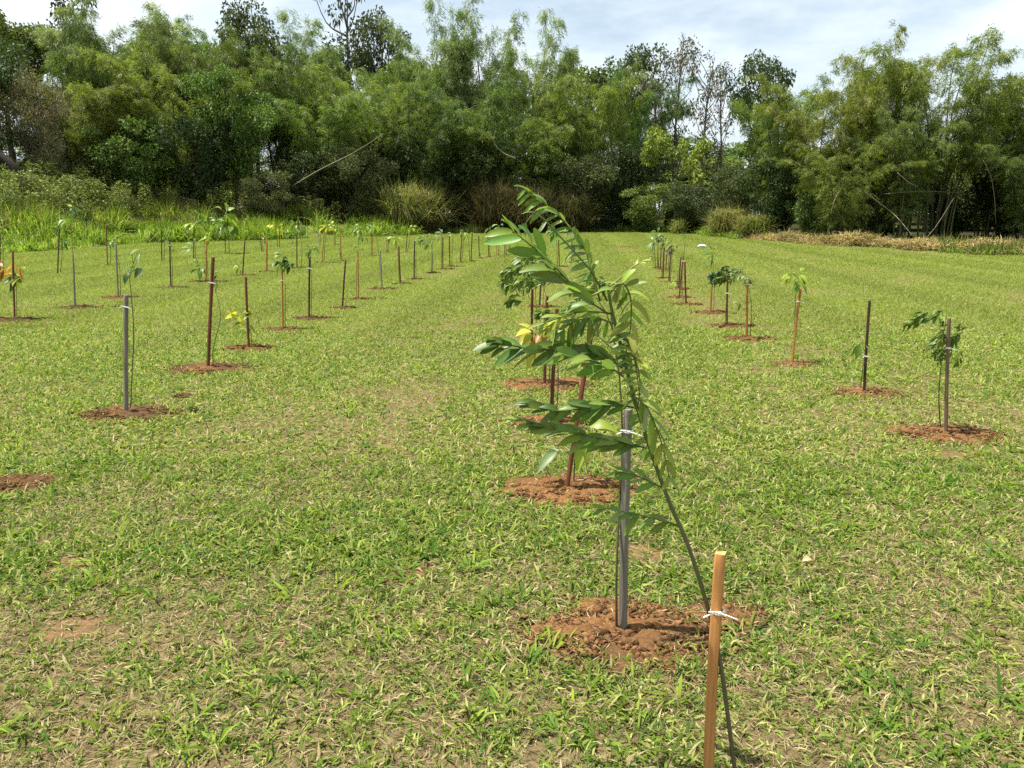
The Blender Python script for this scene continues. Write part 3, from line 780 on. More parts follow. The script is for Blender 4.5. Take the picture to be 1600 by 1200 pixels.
BL = [
    ('yel1', 165, 50, 112, 165, 'yellowish arching bamboo clump beside the brown tangled shrub'),
    ('grn1', 235, 56, 22, 150, 'tall bamboo clump with two leaning plumes right of the high dark tree'),
    ('yel2', 300, 53, 68, 170, 'bamboo clump arching over to the right above the weedy bank'),
    ('grn2', 345, 58, 22, 140, 'tall green bamboo clump behind the arching one at left'),
    ('grn1', 465, 60, 62, 150, 'bamboo clump left of the thin tall dark tree'),
    ('yel1', 530, 57, 130, 150, 'olive bamboo clump above the long leaning dead cane'),
    ('yel2', 600, 60, 92, 160, 'rounded yellow-green bamboo clump below the dark irregular crown'),
    ('pale', 690, 66, 16, 105, 'pale feathery bamboo plume, leftmost of the high pale plumes'),
    ('pale', 762, 66, 18, 100, 'pale feathery bamboo plume, tallest in the middle of the tree line'),
    ('grn2', 660, 59, 125, 150, 'dark green bamboo clump behind the pale reed clump'),
    ('grn1', 735, 61, 112, 170, 'broad dark bamboo clump directly left of the foreground sapling tip'),
    ('yel2', 812, 62, 140, 170, 'olive bamboo clump with a curved dead cane before it'),
    ('pale', 838, 66, 36, 90, 'pale feathery bamboo plume, rightmost of the high pale plumes'),
    ('yel1', 905, 64, 82, 150, 'rounded bamboo clump right of the pale plumes'),
    ('grn2', 975, 66, 92, 120, 'bamboo clump just left of the bare slender trunks'),
    ('yel1', 1195, 48, 110, 140, 'yellow-green bamboo clump right of the sky gap'),
    ('yel2', 1265, 45, 80, 160, 'bamboo clump left of the twin tall plumes at right'),
    ('open', 1342, 44, 58, 140, 'tall upright bamboo clump over the straw windrow'),
    ('open', 1432, 43, 54, 190, 'bamboo clump with bare fanning culms and a plume bent right'),
    ('grn2', 1505, 46, 92, 140, 'greyish bamboo clump right of the fanning culms'),
    ('yel1', 1575, 43, 88, 160, 'bamboo clump at the right edge of the picture'),
    ('grn1', 1385, 42, 165, 150, 'low dark bamboo growth at the foot of the fanning culms'),
    ('yel2', 1290, 42, 205, 150, 'low olive bamboo growth beside the leaning white cane'),
    ('grn2', 1585, 40, 190, 150, 'low bamboo growth behind the straw at the right edge'),
    ('pale', 210, 62, 18, 120, 'greyish bamboo plume right beside the high dark open-crowned tree'),
    ('grn2', 275, 63, 24, 160, 'tall bamboo mass rising behind the arching left clump'),
    ('pale', 330, 64, 30, 120, 'bamboo plume behind the tall green clump at left'),
    ('grn1', 400, 66, 50, 160, 'tall bamboo mass behind the bushy mid-green tree'),
    ('pale', 480, 68, 30, 120, 'feathery bamboo plume just left of the thin tall tree'),
    ('yel1', 625, 68, 70, 160, 'olive bamboo clump under the dark irregular crown'),
    ('grn2', 720, 70, 50, 180, 'bamboo mass behind the two tallest pale plumes'),
    ('grn1', 120, 60, 70, 150, 'bamboo clump behind the brown tangled shrub'),
    ('grn1', 1690, 44, 80, 170, 'bamboo clump just beyond the right edge'),
]
for i, (kind, px, Y, yt, w, lab) in enumerate(BL):
    place_bamboo(kind, px, Y, yt, w, lab, i * 2.399)

# ------------------------------------------------------------------ broadleaf tree prototypes
def make_tree(nl, seed, cols, trunk_h=0.3, spread=3.6, rmin=0.7, rmax=1.5, leaf=(0.16, 0.30), nper=520, flat=False, bark=(0.07, 0.06, 0.05), r0=0.22, twig=0.0, lo=0.3):
    """nominal height 10 m; trunk with limbs + crown of leaf clusters"""
    global rng
    rng = np.random.default_rng(seed)
    tr, cr = MB(), MB()
    hT = 10 * trunk_h
    top = np.array([rng.normal(0, 0.3), rng.normal(0, 0.3), 8.6])
    tp = spline([(0, 0, -0.1), (rng.normal(0, 0.12), rng.normal(0, 0.12), hT * 0.6), (top[0] * 0.5, top[1] * 0.5, hT + 1), tuple(top)], 14)
    tube(tr, tp, [r0 * 1.25, r0 * 0.85, r0 * 0.55, r0 * 0.15], bark, 8)
    cents = []
    for i in range(nl):
        a = i * 2.399 + rng.normal(0, 0.3)
        f = rng.uniform(0, 1)
        zc = 10 * (lo + (0.93 - lo) * f)
        env = math.sin(PI * min(1, 0.25 + 0.75 * (1 - f) ** 0.7)) if not flat else (0.4 + 0.6 * f)
        if flat: zc = 10 * (0.62 + 0.30 * f)
        r = spread * env * math.sqrt(rng.uniform(0.08, 1))
        c = np.array([math.cos(a) * r, math.sin(a) * r, zc])
        cents.append(c)
        zs = min(max(hT * 0.8, zc - 0.55 * r - 1.0), 8.2)
        k = np.interp(zs, tp[:, 2], np.arange(len(tp)))
        st = np.array([np.interp(k, np.arange(len(tp)), tp[:, j]) for j in range(3)])
        mid = (st + c) / 2 + np.array([0, 0, -0.15 * r]) + rng.normal(0, 0.15, 3)
        pts = spline([st, mid, c], 7)
        tube(tr, pts, [r0 * 0.38, r0 * 0.22, 0.02], bark, 5)
        R = rng.uniform(rmin, rmax)
        n = int(nper * R * R)
        if n < 1: continue
        v = unit(rng.normal(size=(n, 3)))
        rad = R * rng.uniform(0.25, 1, n) ** 0.5
        P = c + v * rad[:, None] * np.array([1, 1, 0.5 if flat else 0.72])
        # lumps so the cluster edge is uneven
        P += 0.18 * R * np.sin(P[:, [1, 2, 0]] * 3.1 + i)
        D = v * 0.6 + rng.normal(0, 0.6, (n, 3)); D[:, 2] -= 0.15
        tone = np.clip(rng.uniform() * 0.8 + rng.normal(0, 0.2, n) , 0, 1)
        C = mixcol(cols[0], cols[1], tone) * rng.uniform(0.75, 1.25, (n, 1))
        L = rng.uniform(*leaf, n)
        kites(cr, P, D, L, L * rng.uniform(0.4, 0.6, n), C, 0.2)
        if twig:
            for _ in range(int(twig)):
                e = c + unit(rng.normal(size=3)) * R * rng.uniform(0.7, 1.4)
                tube(tr, [c, (c + e) / 2 + rng.normal(0, 0.12, 3), e], [0.02, 0.008], bark, 4)
    return tr.mesh('trunk', M_BARK, True), cr.mesh('crown', M_TREE)

DK = [(0.032, 0.056, 0.017), (0.06, 0.09, 0.025)]
MD = [(0.08, 0.13, 0.026), (0.15, 0.205, 0.04)]
BR = [(0.12, 0.19, 0.028), (0.20, 0.27, 0.045)]
OL = [(0.055, 0.07, 0.022), (0.105, 0.125, 0.036)]
GY = [(0.11, 0.10, 0.045), (0.17, 0.145, 0.075)]
TREE = {'dark': make_tree(34, 201, DK, 0.25, 3.8), 'mid': make_tree(34, 202, MD, 0.25, 3.6), 'flat': make_tree(30, 203, MD, 0.5, 4.6, flat=True),
        'sparse': make_tree(20, 204, [(0.03, 0.04, 0.02), (0.06, 0.07, 0.035)], 0.55, 2.4, 0.45, 0.8, (0.18, 0.32), 150, bark=(0.13, 0.12, 0.10), r0=0.15, lo=0.42),
        'high': make_tree(26, 211, [(0.04, 0.06, 0.022), (0.085, 0.115, 0.035)], 0.5, 2.6, 0.45, 1.05, (0.16, 0.3), 330, r0=0.14, lo=0.5),
        'knob': make_tree(16, 212, DK, 0.7, 1.9, 0.6, 1.0, (0.18, 0.3), 380, r0=0.14, lo=0.74),
        'slim': make_tree(26, 205, [(0.07, 0.075, 0.04), (0.13, 0.13, 0.07)], 0.6, 1.5, 0.35, 0.7, (0.12, 0.22), 170, bark=(0.15, 0.13, 0.10), r0=0.09, twig=2, lo=0.3),
        'bush': make_tree(40, 206, DK, 0.1, 5.0, 0.6, 1.9, (0.2, 0.42), 210, lo=0.05, bark=(0.10, 0.08, 0.05), twig=2, r0=0.12), 'bush2': make_tree(40, 207, MD, 0.1, 5.0, 0.6, 1.9, (0.2, 0.42), 210, lo=0.05, bark=(0.10, 0.08, 0.05), twig=2, r0=0.12),
        'bright': make_tree(36, 208, BR, 0.1, 4.8, 0.5, 1.7, (0.3, 0.6), 190, lo=0.05, twig=1, r0=0.12), 'brown': make_tree(32, 209, GY, 0.12, 4.2, 1.0, 1.8, (0.16, 0.3), 150, bark=(0.17, 0.14, 0.11), r0=0.12, twig=7, lo=0.1),
        'olive': make_tree(40, 210, OL, 0.1, 4.9, 0.6, 1.9, (0.2, 0.38), 210, lo=0.05, bark=(0.14, 0.11, 0.07), twig=3, r0=0.12)}
TW = {'high': 6.4, 'knob': 4.8, 'dark': 9, 'mid': 8.6, 'flat': 10.5, 'sparse': 5.6, 'slim': 3.8, 'bush': 11.5, 'bush2': 11.5, 'bright': 11, 'brown': 10.5, 'olive': 11.5}

def place_tree(kind, px, Y, ytop, wpx, name, label, cat, group, rz=0.0):
    x = az_pos(px, Y)
    z0 = float(Zg(x, Y))
    h = max(at(px, ytop, Y).z - z0, 0.6) / 9.9
    w = wpx / F * Y / TW[kind]
    root = empty(name, (x, Y, z0), label, cat, group, rz)
    root.scale = (w, w, h)
    link(bpy.data.objects.new('trunk', TREE[kind][0]), root)
    link(bpy.data.objects.new('crown', TREE[kind][1]), root)
    return root

TL = [
    ('dark', 10, 46, 42, 190, 'broadleaf_tree', 'very dark broadleaf tree at the left edge with a leaning trunk'),
    ('flat', 68, 64, 22, 230, 'broadleaf_tree', 'flat-topped green tree rising behind the dark tree at left'),
    ('sparse', 172, 74, -30, 100, 'broadleaf_tree', 'high dark open-crowned tree standing above the left bamboo'),
    ('high', 425, 62, 8, 130, 'broadleaf_tree', 'green broadleaf tree poking up left of the thin tall tree'),
    ('sparse', 562, 78, -60, 130, 'broadleaf_tree', 'tallest thin-trunked tree with sparse dark tufts against the sky'),
    ('high', 612, 76, 14, 110, 'broadleaf_tree', 'dark irregular crown right of the thin tall tree'),
    ('mid', 395, 53, 110, 140, 'broadleaf_tree', 'bushy mid-green tree above the weedy bank'),
    ('high', 965, 70, 74, 140, 'broadleaf_tree', 'green tree behind the bamboo left of the slender trunks'),
    ('slim', 1012, 64, 62, 80, 'broadleaf_tree', 'slender half-bare tree, leftmost of the thin ones by the sky gap'),
    ('slim', 1042, 66, 26, 75, 'broadleaf_tree', 'slender half-bare tree with the highest twig tips by the sky gap'),
    ('slim', 1078, 62, 45, 85, 'broadleaf_tree', 'slender half-bare tree in the middle of the thin trunks'),
    ('slim', 1104, 63, 78, 70, 'broadleaf_tree', 'slender half-bare tree at the sky gap, rightmost of the thin trunks'),
    ('high', 1162, 54, 80, 120, 'broadleaf_tree', 'dark broadleaf tree at the right side of the sky gap'),
    ('mid', 1060, 92, 215, 190, 'broadleaf_tree', 'distant green tree seen through the gap between slender trunks'),
    ('mid', 1150, 96, 225, 170, 'broadleaf_tree', 'distant green tree low in the sky gap'),
    ('dark', -120, 50, 20, 230, 'broadleaf_tree', 'dark broadleaf tree just beyond the left edge'),
    ('mid', 500, 74, 90, 220, 'broadleaf_tree', 'green tree hidden behind the olive bamboo at left'),
    ('mid', 720, 78, 105, 230, 'broadleaf_tree', 'green tree deep behind the pale bamboo plumes'),
    ('mid', 880, 78, 115, 200, 'broadleaf_tree', 'green tree deep behind the rounded bamboo clump'),
    ('mid', 300, 72, 60, 240, 'broadleaf_tree', 'green tree deep behind the left bamboo'),
    ('bush2', 60, 74, 215, 330, 'bush', 'distant bush mass deep behind the dark left tree'),
    ('bush2', 330, 80, 235, 330, 'bush', 'distant bush mass deep behind the arching left bamboo'),
    ('bush2', 600, 84, 245, 330, 'bush', 'distant bush mass deep behind the pale reed clump'),
    ('bush2', 860, 84, 245, 330, 'bush', 'distant bush mass deep behind the middle row of stakes'),
    ('bush2', 1100, 88, 250, 300, 'bush', 'distant bush mass low in the sky gap'),
    ('bush2', 1330, 80, 235, 330, 'bush', 'distant bush mass deep behind the upright right bamboo'),
    ('bush2', 1580, 78, 235, 330, 'bush', 'distant bush mass deep behind the right edge bamboo'),
    ('brown', 108, 46, 112, 120, 'bush', 'brown-grey tangled shrub of dry twigs beside the dark left tree'),
    ('olive', 440, 51, 262, 90, 'bush', 'olive shrub right of the weedy bank'),
    ('bush', 40, 46, 190, 130, 'bush', 'dark bush under the dark left tree'),
    ('bush2', 235, 50, 190, 170, 'bush', 'green bush above the middle of the weedy bank'),
    ('bush', 340, 52, 185, 150, 'bush', 'dark bush in the hollow under the arching bamboo'),
    ('bush', 505, 56, 225, 150, 'bush', 'dark bush at the foot of the long leaning dead cane'),
    ('olive', 575, 55, 225, 110, 'bush', 'olive bush just left of the pale reed clump'),
    ('bush', 640, 60, 215, 160, 'bush', 'dark bush behind the pale reed clump'),
    ('bush', 735, 62, 225, 170, 'bush', 'dark bush right of the pale reed clump'),
    ('bush2', 830, 62, 230, 150, 'bush', 'green bush behind the top of the foreground sapling'),
    ('olive', 905, 61, 240, 140, 'bush', 'olive bush right of the foreground sapling tip'),
    ('bush', 975, 62, 225, 140, 'bush', 'dark bush left of the bright green shrub'),
    ('bright', 1045, 60, 205, 110, 'bush', 'bright green big-leaved shrub below the slender trunks'),
    ('bush', 1070, 56, 285, 110, 'bush', 'low dark rounded bush below the bright green shrub'),
    ('bush2', 1000, 59, 290, 110, 'bush', 'low green bush at the end of the middle aisle'),
    ('bush', 945, 61, 270, 90, 'bush', 'small dark bush between the olive bush and the aisle end'),
    ('bush', 590, 60, 240, 120, 'bush', 'dark bush in the shade above the pale reeds'),
    ('olive', 1130, 52, 255, 100, 'bush', 'olive bush under the sky gap'),
    ('bush', 1195, 47, 240, 120, 'bush', 'dark hollow bush at the foot of the yellow-green right bamboo'),
    ('bush2', 1250, 45, 265, 110, 'bush', 'green bush behind the left end of the straw windrow'),
    ('bush', 1350, 46, 220, 150, 'bush', 'dark bush behind the upright right bamboo'),
    ('bush', 1450, 47, 220, 160, 'bush', 'dark bush behind the fanning bamboo culms'),
    ('bush', 1550, 46, 225, 160, 'bush', 'dark bush behind the grey right bamboo'),
    ('bush2', 1320, 60, 255, 300, 'bush', 'bush mass some way behind the upright right bamboo'),
    ('bush2', 1480, 58, 250, 300, 'bush', 'bush mass some way behind the fanning bamboo culms'),
    ('bush2', 1640, 57, 250, 300, 'bush', 'bush mass some way behind the right edge of the trees'),
    ('bush', 1660, 45, 225, 160, 'bush', 'dark bush just beyond the right edge'),
]
for i, (kind, px, Y, yt, w, nm, lab) in enumerate(TL):
    place_tree(kind, px, Y, yt, w, nm, lab, 'tree' if nm == 'broadleaf_tree' else 'bush',
               'trees behind the lawn' if nm == 'broadleaf_tree' else 'bushes under the tree line', i * 1.7)
# the leaning trunk of the dark left tree shows at its foot
rng = np.random.default_rng(5)

# ------------------------------------------------------------------ reeds and dead canes
def reed(px, Y, ytop, wpx, cols, label, n=1500, w=0.03, plume=False):
    x = az_pos(px, Y); z0 = float(Zg(x, Y))
    h = at(px, ytop, Y).z - z0
    R = wpx / F * Y / 2
    mb = MB()
    a = rng.uniform(0, 2 * PI, n); r = np.sqrt(rng.uniform(0, 1, n)) * R * 0.55
    P = np.stack([np.cos(a) * r, np.sin(a) * r, np.full(n, -0.03)], 1)
    C = pick(cols, n)
    blades(mb, P, a + rng.normal(0, 0.6, n), PI / 2 - np.abs(rng.normal(0.1, 0.38, n)), h * rng.uniform(0.35, 1.25, n), np.full(n, w), C, 1.0)
    # leaves higher up, arching
    P2 = np.stack([np.cos(a) * r * 1.3, np.sin(a) * r * 1.3, rng.uniform(0.2, 0.8, n) * h], 1)
    blades(mb, P2, rng.uniform(0, 2 * PI, n), rng.uniform(0.2, 1.3, n), h * rng.uniform(0.18, 0.4, n), np.full(n, w), pick(cols, n), 1.6)
    o = mb.obj('reed_clump', M_TALL, loc=(x, Y, z0))
    tag(o, label, 'reeds', 'reed clumps at the edge of the trees')
RC = [(0.19, 0.22, 0.06), (0.25, 0.25, 0.09), (0.12, 0.15, 0.04), (0.20, 0.16, 0.07)]
RB = [(0.07, 0.056, 0.028), (0.10, 0.08, 0.042), (0.055, 0.055, 0.022)]
reed(632, 55, 284, 80, RC, 'pale green-yellow reed clump standing left of centre')
reed(672, 56, 292, 60, RC[1:] + RB[:1], 'straw-toned reed clump touching the pale one on its right')
reed(770, 58, 282, 80, RB, 'brown dry reed clump right of the pale reeds')
reed(830, 58, 285, 80, RB, 'brown dry reed clump behind the foreground sapling tip')
reed(890, 59, 300, 70, RB + RC[2:3], 'brownish reed clump right of the foreground sapling tip')
reed(1120, 50, 322, 60, RC[1:], 'yellowish reed clump under the sky gap')
reed(1165, 47, 332, 80, RC[2:] + RC[:1], 'low yellow-green reed clump left of the straw windrow')
reed(1050, 55, 340, 30, RC[:3], 'small reed tuft at the end of the right-hand row', 300)

def cane(pts, rad, label, col=(0.20, 0.165, 0.10)):
    P = [at(a, b, Y) for a, b, Y in pts]
    mb = MB()
    o0 = P[0].copy()
    tube(mb, spline([p - o0 for p in P], 14), [rad, rad * 0.8, rad * 0.35], col, 6)
    o = mb.obj('dead_cane', M_CULM, loc=o0, smooth=True)
    tag(o, label, 'dead cane', 'dead bamboo canes leaning among the trees')
cane([(458, 290, 52), (500, 265, 52), (550, 240, 52), (600, 209, 52)], 0.036, 'long pale dead cane leaning right above the dark bushes')
cane([(806, 248, 57), (785, 238, 57), (772, 222, 57), (774, 204, 57)], 0.045, 'short hooked dead cane in the olive bamboo at the centre')
cane([(1352, 300, 40), (1375, 318, 40), (1400, 338, 40), (1424, 366, 38)], 0.028, 'straight pale dead cane slanting down to the straw windrow')
cane([(1298, 335, 40), (1303, 315, 40), (1312, 298, 40), (1324, 282, 40)], 0.024, 'short white curved cane left of the slanting one')
cane([(1402, 270, 40), (1420, 285, 40), (1435, 292, 40)], 0.024, 'bright broken cane high in the fanning culms')
cane([(1380, 303, 41), (1440, 299, 41), (1500, 301, 41)], 0.016, 'thin dead cane lying level across the bamboo')
cane([(1536, 250, 40), (1548, 275, 40), (1554, 310, 40), (1556, 350, 40)], 0.022, 'grey drooping cane near the right edge')
cane([(1445, 375, 39), (1465, 350, 39), (1490, 310, 39)], 0.02, 'thin tan cane leaning right from the straw')
# dark leaning trunk at the left edge
o = None
mb = MB()
P = [at(-25, 225, 43), at(5, 248, 43), at(24, 268, 43), at(33, 300, 43)]
P[-1].z = float(Zg(P[-1].x, P[-1].y)) - 0.1
o0 = P[-1].copy()
tube(mb, spline([p - o0 for p in P], 10), [0.22, 0.26, 0.32], (0.03, 0.025, 0.02), 8)
tag(mb.obj('tree_trunk', M_BARK, loc=o0, smooth=True), 'dark leaning bare trunk at the left edge over the weeds', 'tree trunk')

# ------------------------------------------------------------------ stakes, soil and saplings
ORD = ['first', 'second', 'third', 'fourth', 'fifth', 'sixth', 'seventh', 'eighth', 'ninth', 'tenth', 'eleventh', 'twelfth',
       'thirteenth', 'fourteenth', 'fifteenth', 'sixteenth', 'seventeenth', 'eighteenth', 'nineteenth', 'twentieth']

def stake_mesh(vec, th, col, yaw, near):
    """square sawn stake from the origin along vec, edges slightly worn"""
    mb = MB()
    Hh = vec.length
    nseg = 18 if near else 5
    d = unit(np.array(vec)); a = unit(np.cross(d, [math.sin(yaw), math.cos(yaw), 0.01])); b_ = np.cross(d, a)
    ch = 0.07
    prof = []
    for (sx, sy) in ((1, 1), (-1, 1), (-1, -1), (1, -1)):
        if sx * sy > 0: prof += [(sx, sy * (1 - ch)), (sx * (1 - ch), sy)]
        else: prof += [(sx * (1 - ch), sy), (sx, sy * (1 - ch))]
    prof = np.array(prof) * th / 2
    k = len(prof)
    V, C = [], []
    ts = np.linspace(-0.12 / Hh, 1, nseg + 1)
    for i, t in enumerate(ts):
        w = 1 + rng.normal(0, 0.02, k)
        bow = 0.004 * math.sin(t * 3)
        for j in range(k):
            V.append(d * Hh * t + a * (prof[j, 0] * w[j] + bow) + b_ * prof[j, 1] * w[j])
            C.append(np.array(col) * (1.0 + 0.1 * math.sin(t * 9 + j)))
    top0 = len(V)
    for j in range(k):
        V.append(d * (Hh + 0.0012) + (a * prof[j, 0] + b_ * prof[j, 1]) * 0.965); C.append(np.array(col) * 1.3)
    idx = np.arange(len(V)).reshape(-1, k)
    q = np.stack([idx[:-1], np.roll(idx[:-1], -1, 1), np.roll(idx[1:], -1, 1), idx[1:]], -1).reshape(-1, 4)
    tt = []
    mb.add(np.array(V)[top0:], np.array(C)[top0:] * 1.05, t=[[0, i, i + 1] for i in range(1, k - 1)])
    mb.add(np.array(V), np.array(C), q=q, t=tt)
    return mb

def tie_mesh(c, th, dirx=1.0):
    """string loop round the stake with a knot and two loose ends"""
    mb = MB()
    r = th * 0.72
    col = (0.78, 0.77, 0.72)
    for dz in (0.0, 0.004):
        a = np.linspace(0, 2 * PI, 15)
        rr = r * (1 + 0.12 * np.cos(4 * a))
        tube(mb, np.stack([c[0] + np.cos(a) * rr, c[1] + np.sin(a) * rr, c[2] + dz + 0.003 * np.sin(a)], 1), 0.0022, col, 5)
    kx = np.array(c) + np.array([0, -r, 0.002])
    tube(mb, [kx + np.array([-0.006, 0, -0.003]), kx, kx + np.array([0.006, 0, 0.003])], [0.003, 0.005, 0.003], col, 6)
    for e in ([(-0.02, -0.006, 0.002), (-0.045, -0.012, -0.006)], [(0.022, -0.006, -0.004), (0.05, -0.012, -0.014)], [(-0.012, -0.004, 0.006), (-0.03, -0.008, 0.008)]):
        tube(mb, spline([kx, kx + np.array(e[0]), kx + np.array(e[1])], 6), 0.0019, col, 5)
    return mb

PROFILE = {'b': [0.08, 0.62, 1.0, 0.92, 0.55, 0.03], 'o': [0.25, 0.85, 1.0, 1.0, 0.85, 0.25], 'n': [0.1, 0.7, 1.0, 0.8, 0.45, 0.03]}
def leaf(mb, P, d, up, L, W, col, shape='b', droop=0.3, fold=0.25, curl=0.0):
    d = unit(np.array(d, float)); up = np.array(up, float)
    s = unit(np.cross(d, up)); u = np.cross(s, d)
    pr = PROFILE[shape]; n = len(pr)
    V = []
    for i in range(n):
        t = i / (n - 1)
        c = np.array(P) + d * L * t - np.array([0, 0, 1.0]) * L * droop * t * t + u * curl * L * math.sin(t * PI)
        w = W * 0.5 * pr[i]
        V += [c - s * w + u * fold * w, c, c + s * w + u * fold * w]
    q = []
    for i in range(n - 1):
        a = i * 3
        q += [[a, a + 1, a + 4, a + 3], [a + 1, a + 2, a + 5, a + 4]]
    C = np.tile(np.asarray(col, float), (len(V), 1))
    C[1::3] *= 1.18
    mb.add(np.array(V), C, q=q)

def pinnate(mb, pts, L, W, col, gap, hang=0.8, fwd=0.6, shape='o', rcol=(0.10, 0.14, 0.03), rad=0.0016, sides=(-1, 1), up=None, wind=(-0.5, 0, 0)):
    """compound leaf: rachis along pts with paired leaflets"""
    ln = sum((Vector(pts[i + 1]) - Vector(pts[i])).length for i in range(len(pts) - 1))
    P = spline(pts, max(6, int(ln / gap)))
    tube(mb, P, [rad * 1.4, rad * 0.6], rcol, 5)
    T_ = unit(np.gradient(P, axis=0))
    for i in range(1, len(P)):
        tt = i / (len(P) - 1)
        for sd in sides:
            o = unit(np.cross(T_[i], [0.2, 1, 0.25])) * sd if up is None else unit(np.cross(T_[i], up)) * sd
            d = T_[i] * fwd + o * 0.55 + np.array([0, 0, -hang]) + np.array(wind) + rng.normal(0, 0.16, 3)
            upv = np.array([0, -0.6, 0.8]) + rng.normal(0, 0.45, 3)
            sz = (0.7 + 0.45 * math.sin(PI * min(1, 0.15 + 0.8 * tt))) * rng.uniform(0.85, 1.15)
            c = np.array(col) * rng.uniform(0.65, 1.35) * np.array([rng.uniform(0.85, 1.35), 1, rng.uniform(0.8, 1.1)])
            leaf(mb, P[i], d, upv, L * sz, W * sz, c, shape, rng.uniform(0.0, 0.3), rng.uniform(0.1, 0.5), rng.uniform(-0.06, 0.1))

def soil_patch(g, rx, ry, near, label, loc_mask=None):
    mb = MB()
    nr, na = (24, 100) if near else (8, 30)
    sx = g.x
    rows = []
    for i in range(nr + 1):
        f = i / nr
        for j in range(na):
            a = j / na * 2 * PI
            rim = 0.93 + 0.22 * (vnoise(np.array([math.cos(a) * 6 + sx * 3 + 10]), np.array([math.sin(a) * 6 + g.y * 5]), 29)[0] - 0.5) * 2.6 + 0.36 * (vnoise(np.array([math.cos(a) * 1.7 + sx * 3 + 40]), np.array([math.sin(a) * 1.7 + g.y * 5]), 9)[0] - 0.5) * 2 * 0.9
            x, y = math.cos(a) * rx * f * rim, math.sin(a) * ry * f * rim
            h = 0.024 * (1 - f ** 1.6) * (0.5 + 1.0 * float(fbm(np.array([(x + sx) * 7.0]), np.array([(y + g.y) * 7.0]), 13, 3)[0]))
            h += 0.040 * (float(fbm(np.array([(x + sx) * 24.0]), np.array([(y + g.y) * 24.0]), 15, 2)[0]) - 0.5) * (1 - f ** 3)
            wx, wy = g.x + x, g.y + y
            rows.append((x, y, float(Zg(wx, wy)) - g.z + h + (0.008 if f < 1 else -0.03)))
    V = np.array(rows)
    idx = np.arange(len(V)).reshape(nr + 1, na)
    q = np.stack([idx[:-1], idx[1:], np.roll(idx[1:], -1, 1), np.roll(idx[:-1], -1, 1)], -1).reshape(-1, 4)
    # red-brown, with a darker moist zone of its own
    wet = fbm((V[:, 0] + sx) * 3, (V[:, 1] + g.y) * 3, 19, 3)
    C = mixcol((0.155, 0.078, 0.030), (0.07, 0.043, 0.023), np.clip((wet - 0.40) * (1.6 if g.x > -0.8 else 2.4) + (0.0 if g.x > -0.8 else 0.5), 0, 1))
    C = C * (1.0 if g.y < 9 else 0.7)
    mb.add(V, C, q=q)
    # clods
    ncl = (3200 if g.y < 5.2 else 1500) if near else 40
    base_ico = np.array([(0, 0, 1), (0.9, 0, 0.2), (0.3, 0.85, 0.15), (-0.75, 0.5, 0.2), (-0.7, -0.55, 0.1), (0.35, -0.85, 0.2), (0, 0, -0.5)])
    tri = np.array([(0, 1, 2), (0, 2, 3), (0, 3, 4), (0, 4, 5), (0, 5, 1), (6, 2, 1), (6, 3, 2), (6, 4, 3), (6, 5, 4), (6, 1, 5)])
    for _ in range(ncl):
        a = rng.uniform(0, 2 * PI); f = math.sqrt(rng.uniform(0, 1)) * 0.95 if rng.uniform() < 0.82 else rng.uniform(0.8, 1.28)
        x, y = math.cos(a) * rx * f, math.sin(a) * ry * f
        s = (rng.uniform(0.003, 0.012) if near else rng.uniform(0.012, 0.03)) * (1.9 if rng.uniform() < 0.10 else 1)
        h = 0.020 * max(0, 1 - f ** 1.6) if f < 1 else 0
        z = float(Zg(g.x + x, g.y + y)) - g.z + h + 0.008
        Vc = base_ico * rng.uniform(0.5, 1.5, (7, 1)) * s * np.array([rng.uniform(0.9, 1.9), 0.8, rng.uniform(0.4, 0.8)])
        ca = rng.uniform(0, 6.28)
        Vc = np.stack([Vc[:, 0] * math.cos(ca) - Vc[:, 1] * math.sin(ca), Vc[:, 0] * math.sin(ca) + Vc[:, 1] * math.cos(ca), Vc[:, 2]], 1) + (x, y, z)
        mb.add(Vc, np.array((0.155, 0.08, 0.034)) * rng.uniform(0.35, 1.4) * (1.0 if g.x > -0.8 else 0.72) * (1.0 if g.y < 9 else 0.72), t=tri)
    ns = 260 if near else 30
    a = rng.uniform(0, 2 * PI, ns); f = np.sqrt(rng.uniform(0.05, 1.3, ns))
    x, y = np.cos(a) * rx * f, np.sin(a) * ry * f
    Pz = Zg(g.x + x, g.y + y) - g.z + 0.022 * np.maximum(0, 1 - f ** 2) + 0.012
    blades(mb, np.stack([x, y, Pz], 1), rng.uniform(0, 2 * PI, ns), rng.normal(0.1, 0.2, ns), rng.uniform(0.02, 0.055, ns), rng.uniform(0.0015, 0.004, ns), pick(STR + [(0.12, 0.15, 0.03)], ns), 0.4)
    o = mb.obj('soil_patch', M_SOIL, loc=g)
    tag(o, label, 'soil patch', 'patches of dug red soil round the stakes')

